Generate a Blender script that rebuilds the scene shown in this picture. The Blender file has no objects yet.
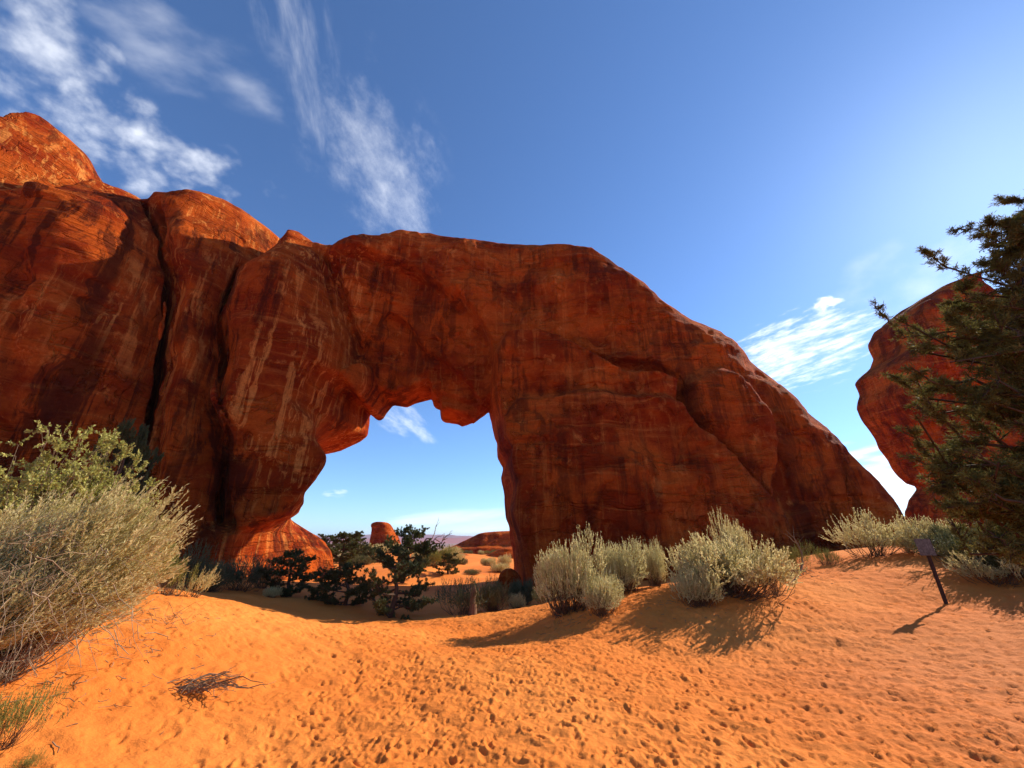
import bpy, math, random
import numpy as np
from mathutils import Vector

# ------------------------------------------------------------------ camera, light, sky
scene = bpy.context.scene
COL = scene.collection
EYE = 1.6
PITCH = math.radians(22.06)
FPX = 385.0
cam_d = bpy.data.cameras.new('camera')
cam_d.sensor_width = 36.0
cam_d.lens = 36.0 * FPX / 1024.0
cam_d.clip_start = 0.05
cam_d.clip_end = 30000
cam = bpy.data.objects.new('camera', cam_d)
COL.objects.link(cam)
cam.location = (0, 0, EYE)
cam.rotation_euler = (math.pi / 2 + PITCH, 0, 0)
scene.camera = cam

SUN_AZ = math.radians(60.5)      # from the view direction towards the right
SUN_EL = math.radians(31.5)
SUN = Vector((math.sin(SUN_AZ) * math.cos(SUN_EL), math.cos(SUN_AZ) * math.cos(SUN_EL), math.sin(SUN_EL)))
sun_d = bpy.data.lights.new('sun', 'SUN')
sun_d.energy = 5.0
sun_d.angle = math.radians(0.5)
sun_d.color = (1.0, 0.90, 0.76)
sun = bpy.data.objects.new('sun', sun_d)
COL.objects.link(sun)
sun.rotation_euler = SUN.to_track_quat('Z', 'Y').to_euler()
sun.location = SUN * 60

scene.view_settings.view_transform = 'Standard'
scene.view_settings.look = 'None'
scene.view_settings.exposure = 0.62
scene.view_settings.gamma = 1.0
scene.view_settings.use_curve_mapping = False
scene.render.engine = 'CYCLES'
scene.cycles.use_denoising = True
scene.cycles.max_bounces = 6
scene.cycles.diffuse_bounces = 4
scene.cycles.transparent_max_bounces = 4
scene.cycles.volume_bounces = 0

CP, SP = math.cos(PITCH), math.sin(PITCH)


def pix_dir(px, py):
    """world direction of a point of the photograph (y = 1 along the level view direction is not forced)"""
    u, v = (px - 512) / FPX, (384 - py) / FPX
    return np.array((u, CP - v * SP, CP * v + SP))


class NT:
    """small helper to write node trees"""
    def __init__(self, tree):
        self.t = tree
        tree.nodes.clear()

    def n(self, kind, **kw):
        nd = self.t.nodes.new(kind)
        for k, v in kw.items():
            setattr(nd, k, v)
        return nd

    def put(self, sock, v):
        if hasattr(v, 'is_linked') or hasattr(v, 'links'):
            self.t.links.new(v, sock)
        elif v is not None:
            if isinstance(v, (tuple, list, np.ndarray)):
                v = [float(q) for q in v]
                if len(v) == 3 and sock.type == 'RGBA':
                    v = v + [1.0]
                sock.default_value = v
            else:
                sock.default_value = v

    def math(self, op, a, b=None, c=None, clamp=False):
        nd = self.n('ShaderNodeMath', operation=op)
        nd.use_clamp = clamp
        self.put(nd.inputs[0], a)
        if b is not None: self.put(nd.inputs[1], b)
        if c is not None: self.put(nd.inputs[2], c)
        return nd.outputs[0]

    def vmath(self, op, a, b=None, out=0):
        nd = self.n('ShaderNodeVectorMath', operation=op)
        self.put(nd.inputs[0], a)
        if b is not None: self.put(nd.inputs[1], b)
        return nd.outputs['Value'] if op in ('DOT_PRODUCT', 'LENGTH') else nd.outputs[0]

    def noise(self, vec, scale=1.0, detail=4.0, rough=0.5, dist=0.0):
        nd = self.n('ShaderNodeTexNoise')
        self.put(nd.inputs['Vector'], vec)
        nd.inputs['Scale'].default_value = scale
        nd.inputs['Detail'].default_value = detail
        nd.inputs['Roughness'].default_value = rough
        nd.inputs['Distortion'].default_value = dist
        return nd.outputs['Fac']

    def remap(self, v, a, b, c=0.0, d=1.0, smooth=True):
        nd = self.n('ShaderNodeMapRange')
        nd.interpolation_type = 'SMOOTHSTEP' if smooth else 'LINEAR'
        self.put(nd.inputs['Value'], v)
        nd.inputs['From Min'].default_value = a
        nd.inputs['From Max'].default_value = b
        nd.inputs['To Min'].default_value = c
        nd.inputs['To Max'].default_value = d
        return nd.outputs[0]

    def mix(self, fac, a, b, mode='MIX'):
        nd = self.n('ShaderNodeMix', data_type='RGBA', blend_type=mode)
        self.put(nd.inputs[0], fac)
        self.put(nd.inputs[6], a)
        self.put(nd.inputs[7], b)
        return nd.outputs[2]

    def scale(self, vec, s):
        return self.vmath('MULTIPLY', vec, s)


world = bpy.data.worlds.new('World')
scene.world = world
world.use_nodes = True
W = NT(world.node_tree)
sky = W.n('ShaderNodeTexSky', sky_type='NISHITA')
sky.sun_disc = False
sky.sun_elevation = SUN_EL
sky.sun_rotation = SUN_AZ
sky.altitude = 1500
sky.air_density = 1.0
sky.dust_density = 0.45
sky.ozone_density = 3.0
DIR = W.n('ShaderNodeTexCoord').outputs['Generated']


def cloud_patch(px, py, sx, sy, ang, fu, fv, lo, hi, soft, amount, seed, detail=7.0, rough=0.6, warp=0.0):
    """a cloud in the sky dome: an elliptic region of the dome filled with stretched noise"""
    c = pix_dir(px, py); c /= np.linalg.norm(c)
    ca, sa = math.cos(math.radians(ang)), math.sin(math.radians(ang))
    def tang(dx, dy, s):
        q = pix_dir(px + dx * s, py + dy * s); q /= q @ c
        return q - c
    e1 = tang(ca, sa, sx); a = np.linalg.norm(e1); e1 = e1 / a
    e2 = tang(-sa, ca, sy); b = np.linalg.norm(e2 - e1 * (e2 @ e1)); e2 = e2 - e1 * (e2 @ e1); e2 /= np.linalg.norm(e2)
    dc = W.vmath('DOT_PRODUCT', DIR, c)
    front = W.math('GREATER_THAN', dc, 0.2)
    dcs = W.math('MAXIMUM', dc, 0.2)
    u = W.math('DIVIDE', W.math('DIVIDE', W.vmath('DOT_PRODUCT', DIR, e1), dcs), a)
    v = W.math('DIVIDE', W.math('DIVIDE', W.vmath('DOT_PRODUCT', DIR, e2), dcs), b)
    r2 = W.math('ADD', W.math('MULTIPLY', u, u), W.math('MULTIPLY', v, v))
    cm = W.n('ShaderNodeCombineXYZ')
    W.put(cm.inputs[0], W.math('MULTIPLY_ADD', u, fu, seed * 3.7))
    W.put(cm.inputs[1], W.math('MULTIPLY_ADD', v, fv, seed * 1.3))
    W.put(cm.inputs[2], seed * 7.1)
    nz = W.noise(cm.outputs[0], 1.0, detail, rough, warp)
    env = W.remap(r2, 1.0, 0.05, -soft, 0.0, smooth=False)
    env = W.math('MINIMUM', env, soft * 0.25)
    dens = W.math('MULTIPLY', W.remap(W.math('ADD', nz, env), lo, hi, 0.0, amount), W.remap(r2, 1.0, 0.55))
    return W.math('MULTIPLY', dens, front)


clouds = [
    # px, py, sx, sy, angle, fu, fv, lo, hi, soft, amount, seed, detail, roughness
    (40, 36, 125, 66, 35, 2.0, 1.7, .30, .82, .34, .62, 1, 5, .52),
    (105, 118, 120, 46, 28, 2.6, 1.3, .32, .76, .30, .60, 2, 5, .52),
    (160, 160, 140, 46, 18, 3.4, 1.6, .32, .80, .28, .70, 3, 5, .50),
    (375, 150, 120, 78, 62, 1.9, 1.7, .32, .98, .24, .50, 4, 8, .66),
    (400, 200, 64, 46, 60, 1.5, 1.7, .32, .90, .24, .40, 15, 7, .62),
    (300, 55, 120, 50, 80, 1.2, 1.7, .36, 1.0, .22, .34, 5, 7, .62),
    (215, 60, 130, 60, 20, 1.6, 1.5, .38, .98, .22, .36, 12, 5, .5),
    (800, 350, 125, 50, -20, 3.4, 8.0, .30, .74, .30, .86, 6, 7, .62),
    (765, 356, 80, 30, -18, 2.6, 3.6, .30, .76, .30, .78, 13, 6, .58),
    (829, 304, 24, 11, -12, 1.2, 1.2, .30, .62, .34, .90, 7, 4, .5),
    (895, 480, 110, 60, -8, 1.6, 5.0, .24, .62, .28, .88, 8, 5, .5),
    (404, 422, 46, 22, 35, 1.4, 1.4, .34, .84, .28, .60, 9, 6, .6),
    (470, 528, 150, 24, -6, 1.4, 1.3, .20, .70, .26, .60, 10, 4, .5),
    (335, 493, 16, 6, 0, 1.2, 1.2, .30, .70, .30, .40, 11, 4, .5),
    (900, 290, 120, 56, -24, 1.6, 1.6, .30, .95, .26, .40, 14, 4, .5),
]
dens = None
for c in clouds:
    k = cloud_patch(*c)
    dens = k if dens is None else W.math('MAXIMUM', dens, k)
sky_col = W.mix(1.0, sky.outputs[0], (0.80, 1.0, 1.22), 'MULTIPLY')
sky_col = W.mix(dens, sky_col, (9.5, 9.6, 9.8))
bg = W.n('ShaderNodeBackground')
W.put(bg.inputs[0], sky_col)
bg.inputs[1].default_value = 0.115
W.t.links.new(bg.outputs[0], W.n('ShaderNodeOutputWorld').inputs[0])

# ------------------------------------------------------------------ numeric helpers
RNG = np.random.default_rng(7)


def sstep(a, b, x):
    t = np.clip((x - a) / (b - a), 0, 1)
    return t * t * (3 - 2 * t)


def bspline_matrix(n, m_cell, rng_off=0.0):
    """n samples spaced 1/m_cell lattice cells apart -> weights over the lattice (cubic B-spline)"""
    pos = np.arange(n) / m_cell + rng_off
    i0 = np.floor(pos).astype(int)
    f = pos - i0
    w = np.stack([(1 - f) ** 3 / 6, (3 * f ** 3 - 6 * f ** 2 + 4) / 6, (-3 * f ** 3 + 3 * f ** 2 + 3 * f + 1) / 6, f ** 3 / 6], 1)
    M = np.zeros((n, i0.max() + 4), np.float32)
    for k in range(4):
        M[np.arange(n), i0 + k] += w[:, k]
    return M


def grid_noise(shape, cells, rng):
    """smooth noise (about -1..1) on a regular grid; cells = samples per lattice cell on each axis"""
    mats = [bspline_matrix(n, c, rng.random()) for n, c in zip(shape, cells)]
    a = rng.uniform(-1, 1, [m.shape[1] for m in mats]).astype(np.float32)
    for ax, m in enumerate(mats):
        a = np.moveaxis(np.tensordot(m, a, (1, ax)), 0, ax)
    return a * (1.9 if len(shape) < 3 else 2.3)


def hash3(i, j, k, seed):
    h = (i * 73856093) ^ (j * 19349663) ^ (k * 83492791) ^ (seed * 2654435761)
    h = (h ^ (h >> 13)) * 1274126177 & 0x7fffffff
    return ((h ^ (h >> 16)) & 0xffff) / 32767.5 - 1.0


def vnoise(p, seed=1):
    """value noise at points p (N,3)"""
    i = np.floor(p).astype(np.int64)
    f = p - i
    f = f * f * f * (f * (f * 6 - 15) + 10)
    out = 0
    for a in (0, 1):
        for b in (0, 1):
            for c in (0, 1):
                w = (f[:, 0] if a else 1 - f[:, 0]) * (f[:, 1] if b else 1 - f[:, 1]) * (f[:, 2] if c else 1 - f[:, 2])
                out = out + w * hash3(i[:, 0] + a, i[:, 1] + b, i[:, 2] + c, seed)
    return out


def fbm(p, octaves=4, seed=1, gain=0.5):
    s, a = 0, 1.0
    for o in range(octaves):
        s = s + a * vnoise(p * 2.0 ** o + o * 17.3, seed + o)
        a *= gain
    return s


def seg_dist(X, Z, pts, closed=False):
    """distance of the grid to a polyline"""
    d2 = np.full(X.shape, 1e9, np.float32)
    P = list(pts) + ([pts[0]] if closed else [])
    for (x0, z0), (x1, z1) in zip(P[:-1], P[1:]):
        dx, dz = x1 - x0, z1 - z0
        L = dx * dx + dz * dz + 1e-9
        t = np.clip(((X - x0) * dx + (Z - z0) * dz) / L, 0, 1)
        d2 = np.minimum(d2, (X - x0 - t * dx) ** 2 + (Z - z0 - t * dz) ** 2)
    return np.sqrt(d2)


def poly_sdf(X, Z, pts):
    """signed distance to a polygon, positive inside"""
    d = seg_dist(X, Z, pts, True)
    ins = np.zeros(X.shape, bool)
    P = list(pts)
    for (x0, z0), (x1, z1) in zip(P, P[1:] + P[:1]):
        if z0 == z1: continue
        c = ((z0 > Z) != (z1 > Z)) & (X < (x1 - x0) * (Z - z0) / (z1 - z0) + x0)
        ins ^= c
    return np.where(ins, d, -d)


def chaikin(pts, n=1, closed=False):
    P = np.array(pts, float)
    for _ in range(n):
        Q = np.roll(P, -1, 0) if closed else P[1:]
        A = P if closed else P[:-1]
        new = np.empty((len(A) * 2, 2))
        new[0::2] = A * .75 + Q * .25
        new[1::2] = A * .25 + Q * .75
        P = new if closed else np.vstack([P[:1], new, P[-1:]])
    return [tuple(q) for q in P]


def surface_nets(F, org, h):
    """isosurface F = 0 of a grid (positive inside) -> vertices, quads"""
    S = F > 0
    nx, ny, nz = F.shape
    cnt = np.zeros((nx - 1, ny - 1, nz - 1), np.uint8)
    for a in (0, 1):
        for b in (0, 1):
            for c in (0, 1):
                cnt += S[a:nx - 1 + a, b:ny - 1 + b, c:nz - 1 + c]
    act = (cnt > 0) & (cnt < 8)
    I, J, K = np.nonzero(act)
    idx = np.full(act.shape, -1, np.int32)
    idx[I, J, K] = np.arange(len(I))
    pos = np.zeros((len(I), 3)); num = np.zeros(len(I))
    corners = [(a, b, c) for a in (0, 1) for b in (0, 1) for c in (0, 1)]
    for p in corners:
        for ax in range(3):
            if p[ax]: continue
            q = list(p); q[ax] = 1
            f0 = F[I + p[0], J + p[1], K + p[2]]; f1 = F[I + q[0], J + q[1], K + q[2]]
            m = (f0 > 0) != (f1 > 0)
            t = f0[m] / (f0[m] - f1[m])
            pt = np.tile(np.array(p, float), (m.sum(), 1)); pt[:, ax] = t
            pos[m] += pt; num[m] += 1
    V = (np.stack([I, J, K], 1) + pos / num[:, None]) * h + org
    quads = []
    for ax in range(3):
        A = [slice(1, -1)] * 3; B = [slice(1, -1)] * 3
        A[ax] = slice(0, -1); B[ax] = slice(1, None)
        s0, s1 = S[tuple(A)], S[tuple(B)]
        e = np.nonzero(s0 != s1)
        flip = s1[e]
        g = [np.array(e[k]) + (0 if k == ax else 1) for k in range(3)]
        u, v = [k for k in range(3) if k != ax]
        def cell(du, dv):
            c = [g[0].copy(), g[1].copy(), g[2].copy()]
            c[u] += du; c[v] += dv
            return idx[c[0], c[1], c[2]]
        q = np.stack([cell(-1, -1), cell(0, -1), cell(0, 0), cell(-1, 0)], 1)
        if ax == 1: flip = ~flip
        q[flip] = q[flip][:, ::-1]
        quads.append(q)
    Q = np.concatenate(quads)
    Q = Q[(Q >= 0).all(1)]
    return V, Q


def np_mesh(name, V, faces, smooth=True):
    """mesh from vertex array and face index array (all faces the same size)"""
    me = bpy.data.meshes.new(name)
    V = np.asarray(V, np.float32); faces = np.asarray(faces, np.int32)
    n, k = faces.shape
    me.vertices.add(len(V)); me.vertices.foreach_set('co', V.ravel())
    me.loops.add(n * k); me.loops.foreach_set('vertex_index', faces.ravel())
    me.polygons.add(n); me.polygons.foreach_set('loop_start', np.arange(0, n * k, k, dtype=np.int32))
    me.polygons.foreach_set('use_smooth', np.full(n, smooth, bool))
    me.update(calc_edges=True)
    return me


def tag(o, label=None, cat=None, group=None, kind=None):
    if label: o['label'] = label
    if cat: o['category'] = cat
    if group: o['group'] = group
    if kind: o['kind'] = kind
    return o


def obj(name, me, mat=None, parent=None, loc=(0, 0, 0)):
    o = bpy.data.objects.new(name, me)
    COL.objects.link(o)
    o.location = loc
    if mat is not None and not me.materials:
        me.materials.append(mat)
    if parent is not None: o.parent = parent
    return o


def empty(name, loc, label, cat, group=None, rz=0.0):
    o = bpy.data.objects.new(name, None)
    COL.objects.link(o)
    o.location = loc
    o.rotation_euler = (0, 0, rz)
    o.empty_display_size = 0.2
    return tag(o, label, cat, group)


# ------------------------------------------------------------------ materials
def new_mat(name):
    m = bpy.data.materials.new(name)
    m.use_nodes = True
    N = NT(m.node_tree)
    bs = N.n('ShaderNodeBsdfPrincipled')
    out = N.n('ShaderNodeOutputMaterial')
    N.t.links.new(bs.outputs[0], out.inputs[0])
    bs.inputs['Specular IOR Level'].default_value = 0.15
    bs.inputs['Roughness'].default_value = 0.9
    return m, N, bs


def rock_material(name, deep=(.26, .028, .004), mid=(.50, .088, .010), pale=(.74, .235, .048), varnish=(.040, .008, .005), streak=1.0, far=1.0):
    m, N, bs = new_mat(name)
    P = N.n('ShaderNodeTexCoord').outputs['Object']
    warp = N.n('ShaderNodeTexNoise'); N.put(warp.inputs['Vector'], P); warp.inputs['Scale'].default_value = .35; warp.inputs['Detail'].default_value = 4
    Pw = N.vmath('ADD', P, N.scale(warp.outputs['Color'], (1.4, 1.4, 1.1)))
    patch = N.noise(Pw, .26, 8, .66)
    col = N.mix(N.remap(patch, .40, .60), deep, mid)
    # bedding: thin level bands that waver
    bed = N.noise(N.scale(Pw, (.10, .10, 2.6)), 1.0, 8, .68)
    col = N.mix(N.remap(bed, .54, .72, 0, .50), col, pale)
    col = N.mix(N.remap(bed, .45, .30, 0, .60), col, deep)
    # bare pale scars where flakes came off
    dust = N.noise(Pw, .62, 9, .72)
    col = N.mix(N.remap(dust, .58, .68, 0, .60), col, pale)
    sx = N.n('ShaderNodeSeparateXYZ'); N.put(sx.inputs[0], P)
    west = N.remap(sx.outputs[0], -5.0, -13.0, .30, 1.0)
    # run-off: dark varnish and pale streaks hanging down in curtains
    cur = N.noise(N.scale(Pw, (.20, .20, .09)), 1.0, 4, .55)
    st = N.noise(N.scale(P, (1.1, 1.1, .040)), 1.0, 9, .70, .5)
    st2 = N.noise(N.scale(P, (2.0, 2.0, .05)), 1.0, 8, .72, .6)
    dark = N.math('MULTIPLY', N.remap(st, .47, .56), N.math('MULTIPLY', N.math('MULTIPLY_ADD', west, .35, .65), N.remap(cur, .42, .56, 0, .74 * streak)))
    lite = N.math('MULTIPLY', N.remap(st2, .52, .60), N.math('MULTIPLY', west, N.remap(cur, .60, .44, 0, .80 * streak)))
    col = N.mix(lite, col, (pale[0] * 1.02, pale[1] * 1.1, pale[2] * 1.15))
    col = N.mix(dark, col, varnish)
    # stain patches of varnish with ragged edges
    vp = N.noise(Pw, .42, 10, .72)
    col = N.mix(N.remap(vp, .58, .66, 0, .30 * streak), col, varnish)
    fine = N.noise(P, 7.0, 8, .75)
    col = N.mix(N.remap(fine, .42, .62, 0, .42), col, N.mix(1.0, col, (1.45, 1.6, 1.7), 'MULTIPLY'))
    N.put(bs.inputs['Base Color'], col)
    bs.inputs['Specular IOR Level'].default_value = .03
    # relief: rough grain, thin ledges, spalled plates with sharp edges, hairline joints
    b1 = N.noise(Pw, 1.8, 10, .70)
    b2 = N.remap(N.noise(N.scale(Pw, (.35, .35, 4.2)), 1.0, 8, .70), .36, .64, smooth=False)
    pl = N.math('MULTIPLY', N.noise(N.vmath('ADD', P, N.scale(warp.outputs['Color'], (.8, .8, .8))), .75, 5, .58), 9.0)
    fr = N.math('FRACT', pl)
    plates = N.math('ADD', N.math('FLOOR', pl), N.remap(fr, 0, .10))
    jn = N.math('ABSOLUTE', N.math('SUBTRACT', N.noise(N.scale(Pw, (.34, .34, .20)), 1.0, 5, .55), .5))
    joint = N.math('MULTIPLY', N.remap(jn, .010, .0), -.9)
    jb = N.math('ABSOLUTE', N.math('SUBTRACT', N.noise(N.scale(Pw, (.06, .06, .50)), 1.0, 5, .6), .5))
    joint2 = N.math('MULTIPLY', N.remap(jb, .014, .0), -.7)
    hgt = N.math('ADD', N.math('MULTIPLY', b1, .9), N.math('ADD', N.math('MULTIPLY', b2, .35), N.math('MULTIPLY', plates, .26)))
    hgt = N.math('ADD', hgt, N.math('ADD', joint, joint2))
    bp = N.n('ShaderNodeBump')
    bp.inputs['Strength'].default_value = .9
    bp.inputs['Distance'].default_value = .32
    N.put(bp.inputs['Height'], hgt)
    N.t.links.new(bp.outputs[0], bs.inputs['Normal'])
    return m


ROCK = rock_material('red_sandstone')
# ------------------------------------------------------------------ the rock fin with the arch
YM_X = np.array([-70, -46, -38, -30, -20, -12, 0, 12, 26, 45.0])
YM_Y = np.array([14, 18.0, 19.6, 21.6, 24.4, 26.6, 28, 28, 27.5, 28.5])


def ymid(x):
    # smooth interpolation of the fin's centre line
    x = np.asarray(x, float)
    return sum(np.interp(x + k, YM_X, YM_Y) for k in (-2.5, -1.2, 0, 1.2, 2.5)) / 5


def at_fin(px, py, off=0.0):
    """where the sight line of a photograph point meets the vertical sheet off metres behind the fin's centre line -> x, z"""
    d = pix_dir(px, py)
    r = d[0] / d[1]
    lo, hi = 1.0, 90.0
    for _ in range(50):
        y = (lo + hi) / 2
        if y - float(ymid(r * y)) - off > 0: hi = y
        else: lo = y
    return (r * y, EYE + d[2] / d[1] * y)


def fin_pts(pp, off):
    return [at_fin(x, y, off) for x, y in pp]


H = 0.13
gx = np.arange(-47, 30, H); gy = np.arange(-10.0, 7.5, H); gz = np.arange(-3.2, 36.5, H)
NX, NY, NZ = len(gx), len(gy), len(gz)
X2, Z2 = np.meshgrid(gx.astype(np.float32), gz.astype(np.float32), indexing='ij')
rr = np.random.default_rng(11)

top = [(0, 153.5), (20, 130.2), (40, 116.2), (55, 118.5), (68, 151.4), (76, 193.1), (79, 209.3), (100, 188.4), (125, 182.6), (143, 194.6),
       (147, 202.6), (149, 193.8), (158, 190.1), (178, 193.1), (205, 195.3), (235, 200.2), (257, 218.8), (269, 247.1), (272, 262.7), (285, 250.3),
       (298, 241.1), (312, 237.2), (324, 249.5), (345, 253), (375, 246.2), (405, 238.1), (430, 231.8), (460, 232.4), (495, 236.6), (530, 239.1),
       (570, 242.8), (595, 247.2), (615, 259.7), (640, 278.2), (665, 301.9), (690, 315.6), (720, 325.4), (737, 337.3), (755, 358.1), (780, 375.9),
       (800, 393.6), (825, 419.5), (850, 447.7), (870, 466.7), (886, 485.5), (898, 501.2), (907, 513.9), (915, 522.6), (930, 550)]
OUT_OFF = -1.5
outer = [(-60, -6), (-60, 26)] + [at_fin(-60, top[0][1] + 6, OUT_OFF)] + fin_pts(top, OUT_OFF)
outer += [(outer[-1][0] + 1.5, -6)]
hole_l = [(304, 588), (293.6, 575), (289, 563), (279.3, 551), (276.9, 533), (296.4, 514), (300.8, 503), (303, 492), (319.4, 481), (332.6, 471)]
hole_t = [(324, 455.6), (336, 437.5), (348, 425.4), (351, 415.1), (355, 405), (366, 400.8), (377, 411.7), (388, 395.9), (404, 398.8), (416, 392.9),
       (427, 390.8), (434, 382.5), (438, 400.3), (445, 392.6), (446, 414.6), (459, 417), (475, 425.6), (491, 411.8)]
hole_r = [(498.4, 432), (499.3, 447), (506, 458), (503.5, 469), (508.2, 490), (507.3, 516), (511.2, 530), (516.5, 548), (519.8, 569), (519.1, 600)]
hole = [at_fin(a, b, c) for (a, b), c in zip(hole_l, (.4, .3, .2, .0, -.6, -1.8, -2.2, -2.0, -1.2, -.5))] + [at_fin(a, b, c) for (a, b), c in zip(hole_t, [0, .3, .6, .9, 1.2] + [1.6] * 13)] + fin_pts(hole_r, -3.0)
hole += [(hole[-1][0], -6), (hole[0][0] + 1.0, -6)]
d_out = poly_sdf(X2, Z2, outer)
d_hole = -poly_sdf(X2, Z2, hole)

# front relief, in metres of thickness in front of the centre line
T0 = np.interp(gx, [-47, -30, -20, -12, -8, 0, 12, 22, 28], [7.5, 7.0, 5.6, 4.4, 3.4, 3.6, 4.4, 3.4, 2.6])[:, None] + 0 * Z2
FO = -4.2


def line(pp, off=FO): return fin_pts(pp, off)


cracks = [
    ([(147, 196), (152, 215), (163, 245), (171, 275), (168, 310), (163, 345), (158, 385), (151, 420), (146, 455), (143, 500), (140, 560)], .60, 2.0),
    ([(241, 258), (233, 270), (226, 286), (220, 318), (221, 352), (219, 384), (217, 408), (222, 440), (225, 470), (226, 520)], .36, 1.2),
    ([(318, 246), (324, 270), (331, 296), (339, 322), (343, 330)], .34, .8),
    ([(72, 214), (76, 245), (84, 280), (80, 330), (70, 400), (66, 470)], .5, .8),
    ([(672, 385), (671, 405), (678, 424), (700, 446), (722, 462), (745, 490), (765, 512), (778, 545)], .28, .9),
    ([(752, 392), (768, 418), (776, 446), (777, 480), (770, 512)], .22, .55),
    ([(-10, 402), (30, 410), (52, 420), (60, 440)], .10, .35),
    ([(430, 262), (452, 284), (470, 300), (486, 322)], .14, .6),
    ([(662, 470), (670, 440), (690, 428)], .12, .3),
]
T = T0.copy()
dmin = np.full(X2.shape, 99.0, np.float32)
wob = grid_noise((NX, NZ), (1.1 / H, 1.6 / H), rr) * .16 + grid_noise((NX, NZ), (.45 / H, .6 / H), rr) * .06
for k, (pp, w, dep) in enumerate(cracks):
    d = seg_dist(X2 + wob, Z2, chaikin(line(pp), 2))
    if k < 3: dmin = np.minimum(dmin, d)
    var = .75 + .45 * grid_noise((NX, NZ), (2.5 / H, 2.5 / H), rr)
    T -= dep * np.clip(var, .25, 1.5) * np.exp(-(d / w) ** 1.6)
# pillars bulge between the big joints
left = sstep(-9, -13, gx)[:, None]
T += left * 3.3 * np.sqrt(1 - (1 - np.clip(dmin / 3.0, 0, 1)) ** 2) - left * 2.2


def layer(pp, amount, w, off=FO, smooth=1):
    """a slab of the face (polygon of photograph points) pushed out or in, with an edge w metres wide"""
    global T
    s = poly_sdf(X2 + wob * .7, Z2 + wob * .5, chaikin(line(pp, off), smooth, True))
    T += amount * sstep(-w * .3, w * .7, s)


# recessed face over the opening and its nested arcs
layer([(321, 262), (333, 250), (380, 246), (424, 262), (448, 282), (470, 300), (484, 320), (493, 336), (494, 445), (320, 450), (328, 400), (335, 350), (338, 318)], -1.5, .35)
layer([(330, 345), (352, 322), (372, 296), (388, 296), (404, 306), (412, 326), (440, 344), (462, 366), (480, 392), (494, 440), (320, 450), (324, 400)], -.8, .2)
layer([(352, 384), (380, 378), (408, 388), (428, 368), (452, 380), (478, 392), (492, 440), (350, 450), (330, 420)], -.6, .18)
layer([(328, 372), (346, 346), (362, 352), (358, 378), (368, 402), (360, 424), (332, 420)], .9, .5)
# block right of the opening with its ledge
layer([(494, 334), (530, 333), (556, 338), (574, 350), (592, 364), (615, 376), (640, 380), (670, 386), (670, 408), (680, 428), (702, 448), (724, 464), (746, 490),
       (768, 520), (775, 620), (500, 620), (504, 500), (495, 430)], 1.7, .7)
layer([(500, 405), (560, 400), (620, 403), (668, 410), (680, 428), (702, 448), (724, 464), (746, 490), (768, 520), (775, 620), (500, 620), (504, 500)], .75, .6)
layer([(672, 388), (700, 372), (740, 378), (768, 412), (778, 450), (774, 520), (745, 488), (722, 460), (680, 424)], 1.0, 1.0)
# dark overhang under the upper wall
layer([(560, 336), (590, 352), (615, 360), (645, 362), (672, 378), (668, 388), (640, 381), (612, 377), (590, 365)], -1.2, .25)
# alcoves of the left wall
layer([(-40, 398), (20, 402), (56, 416), (64, 440), (60, 470), (-40, 470)], -.5, .25)
layer([(88, 395), (118, 372), (140, 380), (146, 430), (130, 452), (104, 450), (92, 430)], -.45, .5)
layer([(232, 470), (262, 452), (300, 470), (298, 530), (250, 540)], -.4, .6)
layer([(120, 300), (150, 305), (152, 330), (118, 335)], -.25, .2)
# scar on the round head of the second pillar
layer([(190, 213), (222, 206), (243, 216), (240, 238), (214, 247), (196, 240)], -.35, .3)
layer([(222, 218), (229, 222), (233, 238), (228, 242)], -.9, .3)

# weathering: bedding ledges, spalled plates, flutes and dishes
zprof = np.cumsum(rr.normal(0, 1, NZ)); zprof -= np.convolve(zprof, np.ones(41) / 41, 'same'); zprof /= zprof.std()
amp_b = np.clip(.5 + .8 * grid_noise((NX, NZ), (5 / H, 2.2 / H), rr), 0, 1.4)
zi = np.clip((np.arange(NZ)[None, :] + (grid_noise((NX, NZ), (7 / H, 5 / H), rr) * 4)).astype(int), 0, NZ - 1)
T += .085 * amp_b * zprof[zi]
pl = grid_noise((NX, NZ), (4.2 / H, 3.4 / H), rr) + .35 * grid_noise((NX, NZ), (1.1 / H, 1.2 / H), rr) + .1 * grid_noise((NX, NZ), (.4 / H, .4 / H), rr)
q = pl * 3.2
fr = q - np.floor(q)
T += (.20 - .09 * left) * (np.floor(q) + sstep(.0, .12, fr))
T += .35 * grid_noise((NX, NZ), (3.0 / H, 9 / H), rr) * (0.5 + .7 * left)
T += .16 * grid_noise((NX, NZ), (.9 / H, 7 / H), rr) * (0.35 + left)
T += .10 * grid_noise((NX, NZ), (.7 / H, .6 / H), rr)
T += .05 * grid_noise((NX, NZ), (.33 / H, .28 / H), rr)
TBX = np.interp(gx, [-4, -2, 8, 14], [0, 3.2, 2.6, 0])[:, None]  # hidden back of the right leg shaped thin so sun reaches the left foot
T += .9 * sstep(2.0, -2.0, Z2) ** 1.5 * (1 - left * .2)       # the foot spreads
TB = 5.4 + 0 * T0
TB += .5 * grid_noise((NX, NZ), (5 / H, 5 / H), rr)
TB -= np.interp(gx, [-14, -10, -1, 3], [0, 2.6, 2.6, 0])[:, None]     # the lintel is thin

Rf = np.interp(gx, [-46, -30, -21, -14, -4, 8, 22, 28], [7.5, 7.0, 5.5, 3.2, 2.0, 2.2, 2.2, 1.6])[:, None] + 0 * Z2
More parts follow.
